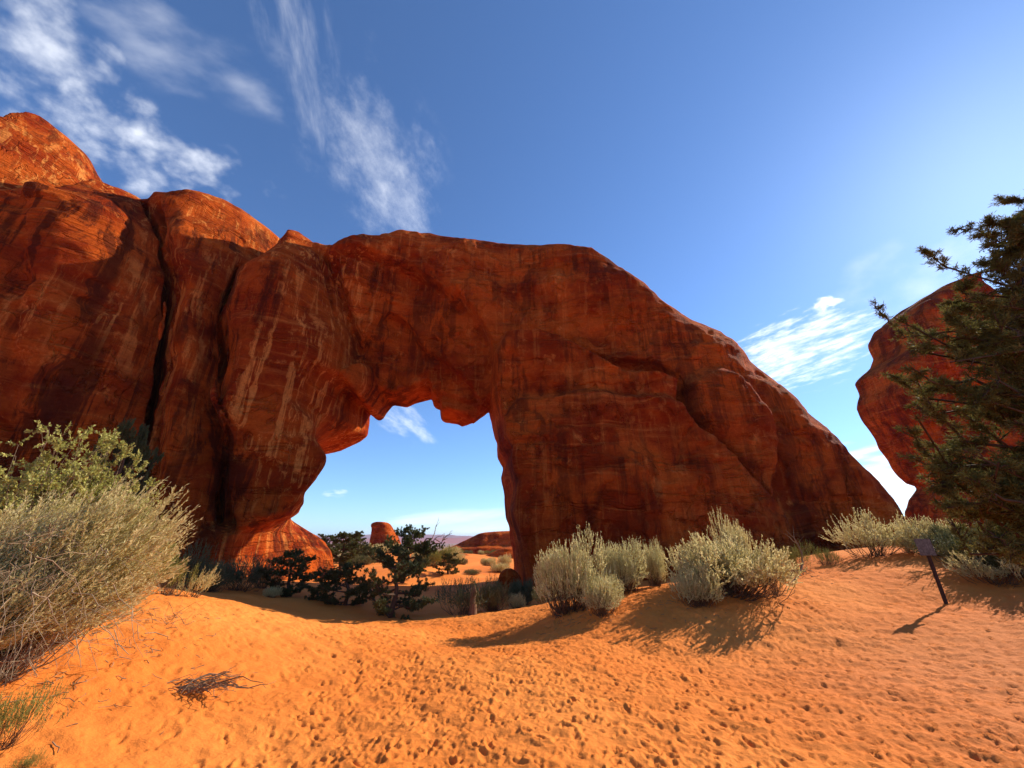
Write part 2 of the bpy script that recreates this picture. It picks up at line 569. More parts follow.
# the three big joints between the pillars are open clefts that run back into the rock
clefts = []
for (pp, w, dep), half, depth, slant in zip(cracks[:3], (.42, .28, .16), (6.5, 5.0, 2.6), (.85, .68, .45)):
    dj = seg_dist(X2 + wob * 1.2, Z2, chaikin(line(pp), 2))
    wid = half * np.clip(1.0 + .8 * grid_noise((NX, NZ), (6 / H, 3.5 / H), rr), .25, 2.0)
    k0 = int(np.argmin(np.abs(gx - np.mean([q[0] for q in line(pp)]))))
    clefts.append((dj, wid, depth, slant, float(-np.median(T[max(0, k0 - 16):k0 + 17, 40:200]) - .8)))
F = np.empty((NX, NY, NZ), np.float32)
Rh = (.42 + .25 * grid_noise((NX, NZ), (2 / H, 2 / H), rr)).clip(.2, .8)
Rh = Rh + .9 * (sstep(-8, -13, X2) * sstep(8.5, 6, Z2))
TB = np.maximum(TB - TBX * sstep(15, 11, Z2), .9)
RISE = .48 * sstep(-9, -5, X2) + np.interp(X2, [-24, -19, -15, -11, -9], [.30, .30, .25, .15, 0])                # crest keeps rising towards its unseen back, shaped to lengthen the fin's shadow
# the opening widens backwards behind the left pier, narrows a little elsewhere
HS = .12 - .66 * sstep(-6.5, -9.5, X2) * sstep(.8, 4.6, Z2) * sstep(9.4, 7.2, Z2)
for j, y in enumerate(gy):
    slab = np.minimum(y + T, TB - y)
    b = np.maximum(Rf - slab, 0)
    do = d_out + RISE * np.where(X2 < -9, np.clip(y, -7, 3.5), min(y, 4.5))
    A = np.maximum(Rf - do, 0)
    f1 = Rf - np.sqrt(A * A + b * b)
    f1 = np.where((A > 0) & (b > 0), f1, np.minimum(do, slab))
    a2 = np.maximum(Rh - f1, 0); b2 = np.maximum(Rh - (d_hole + HS * (y + 2)), 0)
    f2 = Rh - np.sqrt(a2 * a2 + b2 * b2)
    F[:, j, :] = np.where((a2 > 0) & (b2 > 0), f2, np.minimum(f1, d_hole + HS * (y + 2)))
for dj, wid, depth, slant, yf in clefts:
    for jy, y in enumerate(gy):
        t = (y - yf) / depth
        if t > 1: break
        k = int(round(slant * (y - FO) / H))
        if k >= 0: ds = np.concatenate([dj[k:], np.full((k, NZ), 9, np.float32)])
        else: ds = np.concatenate([np.full((-k, NZ), 9, np.float32), dj[:k]])
        ws = np.concatenate([wid[k:], wid[:k]]) if k else wid
        lip = max(0, -t) * 0 + (.55 * math.exp(-max(t, 0) * 5) + 1) * (1 - max(t, 0)) ** .6
        F[:, jy] = np.minimum(F[:, jy], (ds - ws * lip))
F += .17 * grid_noise((NX, NY, NZ), (2.4 / H, 2.4 / H, 1.6 / H), rr)
F += .07 * grid_noise((NX, NY, NZ), (.9 / H, .9 / H, .7 / H), rr)
F += .035 * grid_noise((NX, NY, NZ), (.45 / H, .45 / H, .3 / H), rr)
F[:2] = F[-2:] = -1; F[:, :2] = -1; F[:, -2:] = -1; F[:, :, :2] = -1; F[:, :, -2:] = -1
V, Q = surface_nets(F, np.array((gx[0], gy[0], gz[0])), H)
del F
V[:, 1] += ymid(V[:, 0])
arch = obj('sandstone_arch', np_mesh('sandstone_arch', V, Q), ROCK)
tag(arch, 'huge red sandstone fin with a natural arch opening through its middle', 'rock arch')

# ------------------------------------------------------------------ the ground
CTRL = np.array([
    # x, y, z
    (0, -6, .1), (-8, -6, .4), (8, -6, .2), (-14, 0, .9), (16, 0, .6),
    (0, 2, 0), (0, 4, 0), (0, 7, -.03), (0, 9.6, -.18), (0, 14, -.45), (0, 18, -.7),
    (-2, 4, .0), (-2, 7, .02), (-3.9, 4.1, .42), (-5, 5, .62), (-5.2, 6.6, .72), (-6.3, 7.8, .70), (-6.5, 4, .7), (-9, 7, .95), (-9.5, 9.5, .85),
    (-9.3, 11.5, .37), (-7.7, 12, .10), (-6.2, 12.6, -.22), (-4.6, 13.2, -.46), (-2.2, 13.4, -.50), (-4.7, 10, -.16), (-5.6, 9, .32), (-6.0, 10.6, .0), (-5.2, 11.3, -.30), (-3.4, 11.5, -.46), (-2.8, 9.4, -.12), (-1.6, 9.9, -.25), (-3.4, 7.2, .22), (-2.6, 5.4, .08),
    (-11, 14.5, .2), (-9, 15.5, -.10), (-6, 16, -.42), (-3, 16, -.52), (-5, 19, -.62), (-9, 19, -.30), (-12, 17, .1), (-15, 15, .7), (-20, 13, 1.2), (-17, 19, .4), (-21, 18, .6),
    (-1.0, 11.3, -.22), (.3, 11.5, -.05), (1.4, 11.8, .1), (1.3, 9.6, .20), (1.9, 8.9, .22), (2.6, 9.6, .42), (4.2, 9.2, .50), (5.6, 9.4, .55), (3.4, 8.0, .16), (4.4, 7.4, .12),
    (2.6, 7.2, .02), (2, 5, .0), (4, 5, .05), (6.5, 7.8, .28), (8.2, 8.3, .48), (9.5, 8.4, .75), (5.3, 4.8, .12), (9, 4.5, .5),
    (6.6, 10.5, .75), (9.8, 13, 1.08), (8.5, 11, .95), (12, 12.5, 1.3), (13.2, 14, 1.4), (12.5, 10, 1.15), (17, 13, 1.6), (17, 8, 1.3),
    (3.5, 13, .15), (6.5, 14, .5), (4, 18, -.3), (8, 19, .1), (14, 20, .9), (25, 24, 1.6), (34, 26, 2.2), (18, 30, .2), (30, 36, .5),
    (-6, 23, -.8), (-6, 27, -.9), (-11, 23.5, -.5), (-12, 30, -.9), (-28, 28, -.5), (0, 24, -.8), (0, 30, -.9),
    (-5, 36, -.9), (-7.5, 33, -.3), (-3, 40, -.6), (-2, 44, -1.1), (-12, 44, -.6), (-9, 38, -.45), (0, 52, -1.1), (-6, 60, -.7), (-14, 60, -.3), (10, 50, -1.2), (-30, 50, -1.5), (30, 60, -1), (0, 75, -1.6), (-40, 75, -2), (35, 80, -2),
])


def tps_fit(C):
    d = np.hypot(C[:, None, 0] - C[None, :, 0], C[:, None, 1] - C[None, :, 1])
    K = d * d * np.log(d + 1e-6) + np.eye(len(C)) * .15
    P = np.column_stack([np.ones(len(C)), C[:, :2]])
    A = np.block([[K, P], [P.T, np.zeros((3, 3))]])
    return np.linalg.solve(A, np.concatenate([C[:, 2], np.zeros(3)]))


TPS = tps_fit(CTRL)


def ground_base(x, y):
    x = np.asarray(x, float); y = np.asarray(y, float)
    sh = x.shape
    x = x.ravel(); y = y.ravel()
    out = np.empty(len(x))
    for s in range(0, len(x), 60000):
        xx, yy = x[s:s + 60000], y[s:s + 60000]
        cx, cy = np.clip(xx, -42, 42), np.clip(yy, -7, 78)
        d2 = (cx[:, None] - CTRL[None, :, 0]) ** 2 + (cy[:, None] - CTRL[None, :, 1]) ** 2
        out[s:s + 60000] = (.5 * d2 * np.log(d2 + 1e-6)) @ TPS[:-3] + TPS[-3] + TPS[-2] * cx + TPS[-1] * cy
    r = np.hypot(x, y)
    out -= 26 * sstep(140, 900, r) + 2 * sstep(70, 160, r)
    p = np.column_stack([x, y, 0 * x])
    out += .10 * fbm(p * .33, 3, 5) * sstep(0, 4, r) * .6
    far = sstep(35, 90, r)
    out += far * (1.0 * fbm(p * .03, 4, 9) + .35 * fbm(p * .12, 3, 12))
    out += sstep(300, 1500, r) * 9 * fbm(p * .0016, 3, 21)
    return out.reshape(sh)


def ground(x, y):
    return float(ground_base(np.array([x]), np.array([y]))[0])


# footprints and scuffs trodden into the sand, stamped on a height raster
FX0, FY0, FS = -9.0, 1.6, .0125
FNX, FNY = 1600, 1024
foot = np.zeros((FNX, FNY), np.float32)
fr_rng = np.random.default_rng(3)
for k in range(30000):
    x = fr_rng.uniform(-8.6, 10.6); y = 1.9 + 12.2 * fr_rng.random() ** 1.15
    path = 1.0 if (-3.5 < x < 6) else .55
    if x < -2.2 and y < 7: path = .30
    if fr_rng.random() > path: continue
    a = fr_rng.normal(1.45, .9)
    L, Wd = fr_rng.uniform(.022, .085), fr_rng.uniform(.014, .036)
    dep = fr_rng.uniform(.005, .020)
    n = 14
    i, j = int((x - FX0) / FS), int((y - FY0) / FS)
    if i < n or j < n or i >= FNX - n or j >= FNY - n: continue
    ii, jj = np.meshgrid(np.arange(-n, n), np.arange(-n, n), indexing='ij')
    ux, uy = ii * FS * math.cos(a) + jj * FS * math.sin(a), -ii * FS * math.sin(a) + jj * FS * math.cos(a)
    r2 = np.sqrt((ux / L) ** 2 + (uy / Wd) ** 2)
    tilt = 1 + .5 * ux / L * fr_rng.normal()
    st = -dep * np.clip(tilt, .2, 2) * (1 - sstep(.55, 1.08, r2)) + dep * .55 * np.exp(-((r2 - 1.28) / .26) ** 2)
    s = foot[i - n:i + n, j - n:j + n]
    keep = 1 - .75 * (1 - sstep(.7, 1.2, r2))
    foot[i - n:i + n, j - n:j + n] = s * keep + st
foot += .012 * grid_noise((FNX, FNY), (12, 9), fr_rng) + .010 * grid_noise((FNX, FNY), (5, 4.5), fr_rng) + .012 * grid_noise((FNX, FNY), (28, 19), fr_rng)


def foot_height(x, y):
    fx = (x - FX0) / FS; fy = (y - FY0) / FS
    ok = (fx > 1) & (fy > 1) & (fx < FNX - 3) & (fy < FNY - 3)
    fx = np.clip(fx, 1, FNX - 3); fy = np.clip(fy, 1, FNY - 3)
    i, j = fx.astype(int), fy.astype(int); u, v = fx - i, fy - j
    h = foot[i, j] * (1 - u) * (1 - v) + foot[i + 1, j] * u * (1 - v) + foot[i, j + 1] * (1 - u) * v + foot[i + 1, j + 1] * u * v
    ed = np.minimum(np.minimum(fx, FNX - fx), np.minimum(fy, FNY - fy))
    return np.where(ok, h * sstep(0, 60, ed), 0)


# one sheet, finer towards where people stand, out to the horizon
rad = [.02, .3, .7, 1.1]
while rad[-1] < 32: rad.append(rad[-1] * 1.0046)
while rad[-1] < 110: rad.append(rad[-1] * 1.02)
while rad[-1] < 9000: rad.append(rad[-1] * 1.09)
rad = np.array(rad)
ang = np.concatenate([np.arange(-1.12, 1.12, .0029), np.linspace(1.12, 2 * math.pi - 1.12, 46)[:-1]])
A2, R2 = np.meshgrid(ang, rad, indexing='ij')
GX, GY = R2 * np.sin(A2), R2 * np.cos(A2)
GZ = ground_base(GX, GY)
GZ += foot_height(GX, GY)
na, nr = GX.shape
gi = np.arange(na * nr).reshape(na, nr)
g0 = gi[:, :-1]; g1 = gi[:, 1:]
gq = np.stack([g0.ravel(), np.roll(g0, -1, 0).ravel(), np.roll(g1, -1, 0).ravel(), g1.ravel()], 1)[:, ::-1]


def sand_material():
    m, N, bs = new_mat('orange_sand')
    P = N.n('ShaderNodeTexCoord').outputs['Object']
    a = N.noise(P, .30, 4, .55)
    col = N.mix(N.remap(a, .36, .66), (.71, .192, .030), (.81, .258, .048))
    # greyer packed path on the right
    sx = N.n('ShaderNodeSeparateXYZ'); N.put(sx.inputs[0], P)
    w = N.noise(P, .5, 4, .6)
    px = N.math('ADD', sx.outputs[0], N.math('MULTIPLY', w, 3.0))
    path = N.math('MULTIPLY', N.remap(px, 3.6, 7.2), N.remap(sx.outputs[1], 9.0, 5.5))
    col = N.mix(N.math('MULTIPLY', path, .75), col, (.60, .200, .062))
    g = N.noise(P, 38, 4, .75)
    col = N.mix(N.remap(g, .40, .72, 0, .30), col, (.48, .125, .026))
    dk = N.noise(P, 6.5, 6, .7)
    col = N.mix(N.remap(dk, .55, .76, 0, .26), col, (.52, .13, .028))
    # far slickrock and scrub plain
    ln = N.vmath('LENGTH', P)
    f = N.noise(N.scale(P, (.02, .02, .02)), 1.0, 8, .65)
    fcol = N.mix(N.remap(f, .40, .62), (.42, .14, .050), (.20, .14, .06))
    col = N.mix(N.remap(ln, 70, 220), col, fcol)
    N.put(bs.inputs['Base Color'], col)
    bs.inputs['Specular IOR Level'].default_value = .08
    h1 = N.noise(P, 26, 6, .72)
    h2 = N.noise(N.scale(P, (7, 9, 7)), 1.0, 5, .6)
    bp = N.n('ShaderNodeBump'); bp.inputs['Strength'].default_value = .55; bp.inputs['Distance'].default_value = .03
    N.put(bp.inputs['Height'], N.math('ADD', h1, N.math('MULTIPLY', h2, 1.3)))
    N.t.links.new(bp.outputs[0], bs.inputs['Normal'])
    return m


SAND = sand_material()
gobj = obj('ground', np_mesh('ground', np.column_stack([GX.ravel(), GY.ravel(), GZ.ravel()]), gq), SAND)
tag(gobj, 'rippled orange desert sand full of footprints', None, None, 'structure')


# ------------------------------------------------------------------ other rocks, far mesas
def px_at(px, py, Y):
    d = pix_dir(px, py)
    return (d[0] / d[1] * Y, Y, EYE + d[2] / d[1] * Y)


def slab_rock(name, outline, Y, front, back, R, h, mat, seed, rough=1.0, carve=(), smooth=1):
    """a rock given by its outline (photograph points on the upright plane at distance Y), rounded and weathered in depth"""
    rg = np.random.default_rng(seed)
    pts = chaikin([(px_at(a, b, Y)[0], px_at(a, b, Y)[2]) for a, b in outline], smooth, True)
    P = np.array(pts)
    m = 4 * h
    gx = np.arange(P[:, 0].min() - m, P[:, 0].max() + m, h); gz = np.arange(P[:, 1].min() - m, P[:, 1].max() + m, h)
    gy = np.arange(-front - 1.6 * rough * R - m, back + m, h)
    X2, Z2 = np.meshgrid(gx, gz, indexing='ij')
    n2 = X2.shape
    d = poly_sdf(X2, Z2, pts)
    zp = np.cumsum(rg.normal(0, 1, len(gz))); zp -= np.convolve(zp, np.ones(15) / 15, 'same'); zp /= zp.std() + 1e-6
    T = front + rough * R * (.35 * grid_noise(n2, (R / h + 1, R / h + 1), rg) + .10 * zp[None, :])
    pl = grid_noise(n2, (1.3 * R / h + 1, R / h + 1), rg) * 3
    T = T + rough * R * .14 * (np.floor(pl) + sstep(0, .2, pl - np.floor(pl)))
    for pp, amt, w in carve:
        s = poly_sdf(X2, Z2, chaikin([(px_at(a, b, Y)[0], px_at(a, b, Y)[2]) for a, b in pp], 1, True))
        T = T + amt * sstep(-w * .3, w * .7, s)
    F = np.empty((n2[0], len(gy), n2[1]), np.float32)
    A = np.maximum(R - d, 0)
    for j, y in enumerate(gy):
        sl = np.minimum(y + T, back - y)
        B = np.maximum(R - sl, 0)
        F[:, j] = np.where((A > 0) & (B > 0), R - np.sqrt(A * A + B * B), np.minimum(d, sl))
    F += rough * R * .10 * grid_noise(F.shape, (R / h + 1, R / h + 1, .6 * R / h + 1), rg)
    F[:2] = F[-2:] = -1; F[:, :2] = -1; F[:, -2:] = -1; F[:, :, :2] = -1; F[:, :, -2:] = -1
    V, Q = surface_nets(F, np.array((gx[0], gy[0] + Y, gz[0])), h)
    return obj(name, np_mesh(name, V, Q), mat)


o = slab_rock('rock_fin', [(1180, 520), (1080, 490), (1015, 440), (985, 392), (950, 326), (924, 303), (906, 308), (890, 321), (877, 330), (873, 341), (877, 356), (875, 366),
    (866, 374), (859, 382), (863, 394), (861, 406), (870, 423), (882, 441), (894, 460), (904, 476), (913, 484), (922, 487), (914, 498), (910, 510), (913, 527), (917, 540), (920, 600), (1180, 620)],
    50, 7.5, 1.5, 1.1, .26, ROCK, 31, 1.3, smooth=0, carve=[([(884, 410), (905, 402), (925, 404), (930, 440), (915, 470), (900, 460), (890, 440)], -2.4, .9)])
tag(o, 'overhanging red rock wall with a bulging nose behind the pine tree', 'rock')

FARROCK = rock_material('far_red_sandstone', streak=.4)
o = slab_rock('rock_fin', [(436, 553), (448, 549), (462, 544), (474, 538), (482, 533), (498, 531), (516, 530), (545, 527), (590, 530), (620, 600), (430, 600)],
    95, 8, 14, 4.0, .55, FARROCK, 41, .8, carve=[([(440, 549), (470, 545), (620, 545), (620, 600), (430, 600)], 2.0, .8)])
tag(o, 'low stepped red rock ridge seen through the arch at its right leg', 'rock')
o = slab_rock('rock_slab', [(470, 566), (482, 556), (496, 549), (512, 546), (540, 546), (560, 590), (465, 590)], 62, 3, 5, 2.0, .3, FARROCK, 42, .9)
tag(o, 'rounded red rock hump in front of the stepped ridge beyond the arch', 'rock')
o = slab_rock('rock_slab', [(446, 560), (456, 553), (468, 555), (482, 563), (490, 572), (488, 590), (440, 590)], 58, 1.6, 3, 1.2, .22, FARROCK, 43, .9)
tag(o, 'tilted sunlit rock ledge beside the sandy path beyond the arch', 'rock')
o = slab_rock('balanced_rock', [(371, 553), (370.5, 540), (372.5, 531), (371.5, 524.5), (376, 522), (384, 522), (389, 525), (393, 532), (397.5, 539), (400, 545), (396, 549), (391, 553), (384, 556)],
    78, 2.2, 2.6, 1.3, .16, FARROCK, 44, .9)
tag(o, 'leaning knob of red rock standing on the skyline through the arch', 'rock')
o = slab_rock('rock_slab', [(360, 560), (362, 549), (368, 545), (378, 545), (396, 547), (404, 552), (410, 570), (356, 570)], 77, 3.2, 2.0, 1.2, .18, FARROCK, 45, .9)
tag(o, 'broad red rock pedestal under the leaning knob', 'rock')
o = slab_rock('boulder', [(497, 612), (496, 592), (499, 575), (505, 569), (514, 570), (522, 580), (527, 612)], 20.6, .9, 1.2, .55, .09, ROCK, 46, .9)
tag(o, 'dark shaded boulder leaning on the foot of the right arch leg', 'boulder')

# mesas on the horizon
mr = np.random.default_rng(5)
for k, (Ym, hmax, lab) in enumerate(((6200, 82, 'long pale blue mesa on the horizon beyond the arch'), (4300, 30, 'low hazy bench of desert in front of the far mesa'))):
    xs = np.linspace(-9000, 9000, 420)
    prof = np.convolve(mr.normal(0, 1, 480), np.ones(61) / 61, 'valid')[:420]
    prof = (prof - prof.min()) / (prof.max() - prof.min())
    prof = np.clip(prof * 1.3, .35, .95) + .04 * np.convolve(mr.normal(0, 1, 424), np.ones(5) / 5, 'valid')
    rows = []
    for yy, zz in ((-900, -.4), (-260, .25), (-120, .55), (-40, .97), (0, 1.0), (1200, .9)):
        rows.append(np.column_stack([xs, Ym + yy + 60 * np.sin(xs / 310 + k) + 25 * np.sin(xs / 97), np.where(zz < 0, -60, -30 + (prof * hmax + 30) * zz)]))
    Vm = np.concatenate(rows); n = len(xs)
    q = np.array([[r * n + i, r * n + i + 1, (r + 1) * n + i + 1, (r + 1) * n + i] for r in range(5) for i in range(n - 1)])
    o = obj('mesa', np_mesh('mesa', Vm, q), None)
    o.data.materials.append(FARROCK)
    tag(o, lab, None, None, 'structure')


# ------------------------------------------------------------------ plants
def leaf_material(name, a, b, c, rough=.65, transl=.25, spec=.25, scale=3.0):
    m, N, bs = new_mat(name)
    P = N.n('ShaderNodeTexCoord').outputs['Object']
    rnd = N.n('ShaderNodeNewGeometry').outputs['Random Per Island']
    col = N.mix(N.remap(N.noise(P, scale, 3, .6), .36, .64), a, b)
    col = N.mix(N.remap(rnd, .55, 1.0, 0, .8), col, c)
    N.put(bs.inputs['Base Color'], col)
    bs.inputs['Roughness'].default_value = rough
    bs.inputs['Specular IOR Level'].default_value = spec
    tr = N.n('ShaderNodeBsdfTranslucent'); N.put(tr.inputs[0], col)
    mx = N.n('ShaderNodeMixShader'); mx.inputs[0].default_value = transl
    out = [q for q in N.t.nodes if q.type == 'OUTPUT_MATERIAL'][0]
    N.t.links.new(bs.outputs[0], mx.inputs[1]); N.t.links.new(tr.outputs[0], mx.inputs[2]); N.t.links.new(mx.outputs[0], out.inputs[0])
    return m


def bark_material(name, a, b, scale=(14, 14, 3)):
    m, N, bs = new_mat(name)
    P = N.n('ShaderNodeTexCoord').outputs['Object']
    n1 = N.noise(N.scale(P, scale), 1.0, 6, .65)
    rnd = N.n('ShaderNodeNewGeometry').outputs['Random Per Island']
    N.put(bs.inputs['Base Color'], N.mix(N.math('MULTIPLY_ADD', rnd, .5, N.math('MULTIPLY', N.remap(n1, .35, .65), .5)), a, b))
    bs.inputs['Specular IOR Level'].default_value = .02
    bp = N.n('ShaderNodeBump'); bp.inputs['Strength'].default_value = .6; bp.inputs['Distance'].default_value = .02
    N.put(bp.inputs['Height'], n1); N.t.links.new(bp.outputs[0], bs.inputs['Normal'])
    return m


SAGE = leaf_material('sage_leaves', (.62, .54, .24), (.75, .67, .35), (.45, .39, .16), transl=.45)
SAGE_DRY = leaf_material('tawny_sage_leaves', (.63, .52, .22), (.75, .64, .32), (.44, .37, .14), transl=.45)
YELLOW = leaf_material('rabbitbrush_leaves', (.26, .25, .05), (.36, .31, .07), (.17, .19, .05))
OLIVE = leaf_material('olive_leaves', (.15, .15, .05), (.24, .21, .08), (.10, .11, .035))
SHADE = leaf_material('shaded_green_leaves', (.10, .115, .05), (.16, .15, .07), (.07, .085, .03))  # dull green with shade put into the colour, for brush below the arch
LEAFY = leaf_material('yellow_green_leaves', (.34, .33, .07), (.50, .46, .13), (.22, .23, .05), rough=.5, transl=.4)
JUNIPER = leaf_material('juniper_sprays', (.085, .095, .026), (.14, .14, .045), (.055, .066, .020), transl=.2, spec=.1)
PINE = leaf_material('pine_needles', (.115, .110, .028), (.20, .17, .05), (.065, .068, .018), rough=.7, transl=.35, spec=.05)
TWIG = bark_material('grey_twigs', (.17, .105, .06), (.40, .28, .17))
BROWN = bark_material('brown_stems', (.10, .055, .030), (.20, .12, .07))
BARK = bark_material('juniper_bark', (.055, .032, .020), (.12, .075, .050))
DEADWOOD = bark_material('dead_wood', (.15, .085, .045), (.34, .22, .13))


def tubes(P, R, sides=3):
    """polylines P (n,k,3) with radii R (n,k) -> vertices, quads"""
    P = np.asarray(P, float); R = np.asarray(R, float)
    n, k, _ = P.shape
    t = np.gradient(P, axis=1)
    t /= np.linalg.norm(t, axis=2, keepdims=True) + 1e-9
    ref = np.where(np.abs(t[..., 2:3]) > .9, np.array([1., 0, 0]), np.array([0, 0, 1.]))
    u = np.cross(t, ref); u /= np.linalg.norm(u, axis=2, keepdims=True) + 1e-9
    v = np.cross(t, u)
    a = np.arange(sides) * 2 * math.pi / sides
    ring = P[:, :, None] + R[:, :, None, None] * (u[:, :, None] * np.cos(a)[None, None, :, None] + v[:, :, None] * np.sin(a)[None, None, :, None])
    idx = np.arange(n * k * sides).reshape(n, k, sides)
    a0, a1 = idx[:, :-1], idx[:, 1:]
    q = np.stack([a0, np.roll(a0, -1, 2), np.roll(a1, -1, 2), a1], -1).reshape(-1, 4)
    return ring.reshape(-1, 3), q


def blades(B, D, L, Wd, rg, mid=.45):
    """kite shaped leaves: base B, direction D, length L, width Wd"""
    n = len(B)
    D = D / (np.linalg.norm(D, axis=1, keepdims=True) + 1e-9)
    s = np.cross(D, rg.normal(0, 1, (n, 3))); s /= np.linalg.norm(s, axis=1, keepdims=True) + 1e-9
    L = np.broadcast_to(L, (n,))[:, None]; Wd = np.broadcast_to(Wd, (n,))[:, None]
    m = B + D * L * mid
    V = np.stack([B, m + s * Wd / 2, B + D * L, m - s * Wd / 2], 1).reshape(-1, 3)
    return V, np.arange(n * 4).reshape(n, 4)


def join(*parts):
    Vs, Qs, o = [], [], 0
    for v, q in parts:
        Vs.append(v); Qs.append(q + o); o += len(v)
    return np.concatenate(Vs), np.concatenate(Qs)


def norm(a): return a / (np.linalg.norm(a, axis=-1, keepdims=True) + 1e-9)


def bent(A, B, k, sag, rg, jit=.05):
    """k-point curves from A to B (n,3), bowed by sag (n,3) and jittered"""
    t = np.linspace(0, 1, k)[None, :, None]
    P = A[:, None] * (1 - t) + B[:, None] * t + sag[:, None] * (4 * t * (1 - t))
    L = np.linalg.norm(B - A, axis=1)[:, None, None]
    P = P + rg.normal(0, 1, P.shape) * jit * L * np.minimum(t * 4, 1) * np.minimum((1 - t) * 4 + .3, 1)
    return P


def sage_meshes(seed, R=1.0, Hh=1.2, shoots=900, slen=(.22, .42), leaf=(.030, .052), lw=.010, per=14, up=1.1, lean=(0, 0, 0), dlean=None, lobes=6, low=-.15, squash=1.0):
    """plume-leaved desert shrub; returns (foliage mesh, branch mesh)"""
    rg = np.random.default_rng(seed)
    lean = np.array(lean, float)
    dlean = lean if dlean is None else np.array(dlean, float)
    # uneven crown: a few lobes of different height
    la = rg.uniform(0, 2 * math.pi, lobes); lc = np.column_stack([np.cos(la), np.sin(la) * squash, 0 * la]) * R * rg.uniform(.2, .62, (lobes, 1))
    lh = Hh * rg.uniform(.62, 1.0, lobes); lr = R * rg.uniform(.38, .62, lobes)
    k = rg.integers(0, lobes, shoots); lh[0] = Hh
    z = rg.uniform(low, 1, shoots) ; a = rg.uniform(0, 2 * math.pi, shoots)
    c = np.sqrt(1 - np.clip(z, -1, 1) ** 2)
    dirv = np.column_stack([c * np.cos(a), c * np.sin(a), z])
    rad = rg.uniform(.45, 1.0, shoots) ** .6
    ctr = lc[k] + np.column_stack([0 * a, 0 * a, lh[k] * .50])
    ends = ctr + dirv * np.column_stack([lr[k], lr[k] * squash, lh[k] * .50]) * rad[:, None]
    ends[:, 2] = np.maximum(ends[:, 2], .03)
    gap = vnoise(ends * (3.2 / R) + seed, 3) > -.16 - .3 * rg.random(shoots)     # clumps and gaps
    ends, dirv = ends[gap], dirv[gap]; shoots = len(ends)
    hz = np.clip(ends[:, 2] / Hh, 0, 1)
    ends += lean * (hz ** 1.3)[:, None] * R
    sd = norm(dirv * .55 + np.array([0, 0, up]) + dlean * .8 + rg.normal(0, .22, (shoots, 3)))
    L = rg.uniform(*slen, shoots)
    base = ends - sd * (L * .6)[:, None]
    base[:, 2] = np.maximum(base[:, 2], .02)
    bow = rg.normal(0, .05, (shoots, 3)) * L[:, None] - np.array([0, 0, .06]) * L[:, None]
    ps = bent(base, base + sd * L[:, None], 4, bow, rg, .02)
    st = tubes(ps, np.array([.0035, .003, .002, .0008])[None] * np.ones((shoots, 1)) * (lw / .010))
    t = rg.uniform(.22, 1.0, (shoots, per))
    i = np.minimum((t * 3).astype(int), 2); f = t * 3 - i
    rows = np.arange(shoots)[:, None]
    B = ps[rows, i] * (1 - f[..., None]) + ps[rows, i + 1] * f[..., None]
    T = norm(ps[rows, i + 1] - ps[rows, i])
    D = norm(T + rg.normal(0, .34, T.shape))
    taper = (1.15 - .55 * t).ravel()
    lv = blades(B.reshape(-1, 3), D.reshape(-1, 3), rg.uniform(*leaf, shoots * per) * taper, lw * rg.uniform(.7, 1.2, shoots * per) * taper, rg)
    fol = join(lv, st)
    # woody stems from the crown of the root to the shoots
    nb = max(30, shoots // 9)
    pick = rg.integers(0, shoots, nb)
    A = np.column_stack([rg.normal(0, .09 * R, nb), rg.normal(0, .09 * R, nb), np.full(nb, -.08)])
    E = base[pick]
    sag = np.column_stack([(E[:, 0] - A[:, 0]) * .12, (E[:, 1] - A[:, 1]) * .12, -.10 * np.linalg.norm(E - A, axis=1)])
    bp = bent(A, E, 6, sag, rg, .035)
    r0 = rg.uniform(.006, .016, nb)[:, None] * np.linspace(1, .3, 6)[None] * min(1.4, max(.6, R))
    br = tubes(bp, r0)
    nt = shoots // 3
    j = rg.integers(0, nb, nt); m = rg.integers(1, 5, nt)
    A = bp[j, m]; E = A + norm(rg.normal(0, 1, (nt, 3)) + np.array([0, 0, .25])) * (rg.uniform(.12, .4, nt) * R)[:, None]
    E[:, 2] = np.maximum(E[:, 2], .02)
    tw = tubes(bent(A, E, 4, rg.normal(0, .03, (nt, 3)), rg, .05), rg.uniform(.002, .0045, nt)[:, None] * np.linspace(1, .4, 4)[None])
    return np_mesh('foliage', *fol, smooth=False), np_mesh('branches', *join(br, tw))


def put_shrub(meshes, mats, name, x, y, label, cat, group=None, rz=0.0, s=1.0, sz=None, dz=-.03, tilt=None):
    t = empty(name, (x, y, ground(x, y) + dz), label, cat, group, rz)
    t.scale = (s, s, sz or s)
    if tilt: t.rotation_euler = (tilt[0], tilt[1], rz)
    for nm, me, mt in (('foliage', meshes[0], mats[0]), ('branches', meshes[1], mats[1])):
        if me is None: continue
        o = obj(nm, me, None, t)
        if not me.materials: me.materials.append(mt)
        o.material_slots[0].link = 'OBJECT'; o.material_slots[0].material = mt
    return t


def spot(px, Y):
    """ground point at distance Y on the sight line column px"""
    z = 0.0
    for _ in range(6):
        k = (z - EYE) / Y                       # tan of the elevation
        v = (k * CP - SP) / (CP + k * SP)
        x = (px - 512) / FPX / (CP - v * SP) * Y
        z = ground(x, Y)
    return x, Y


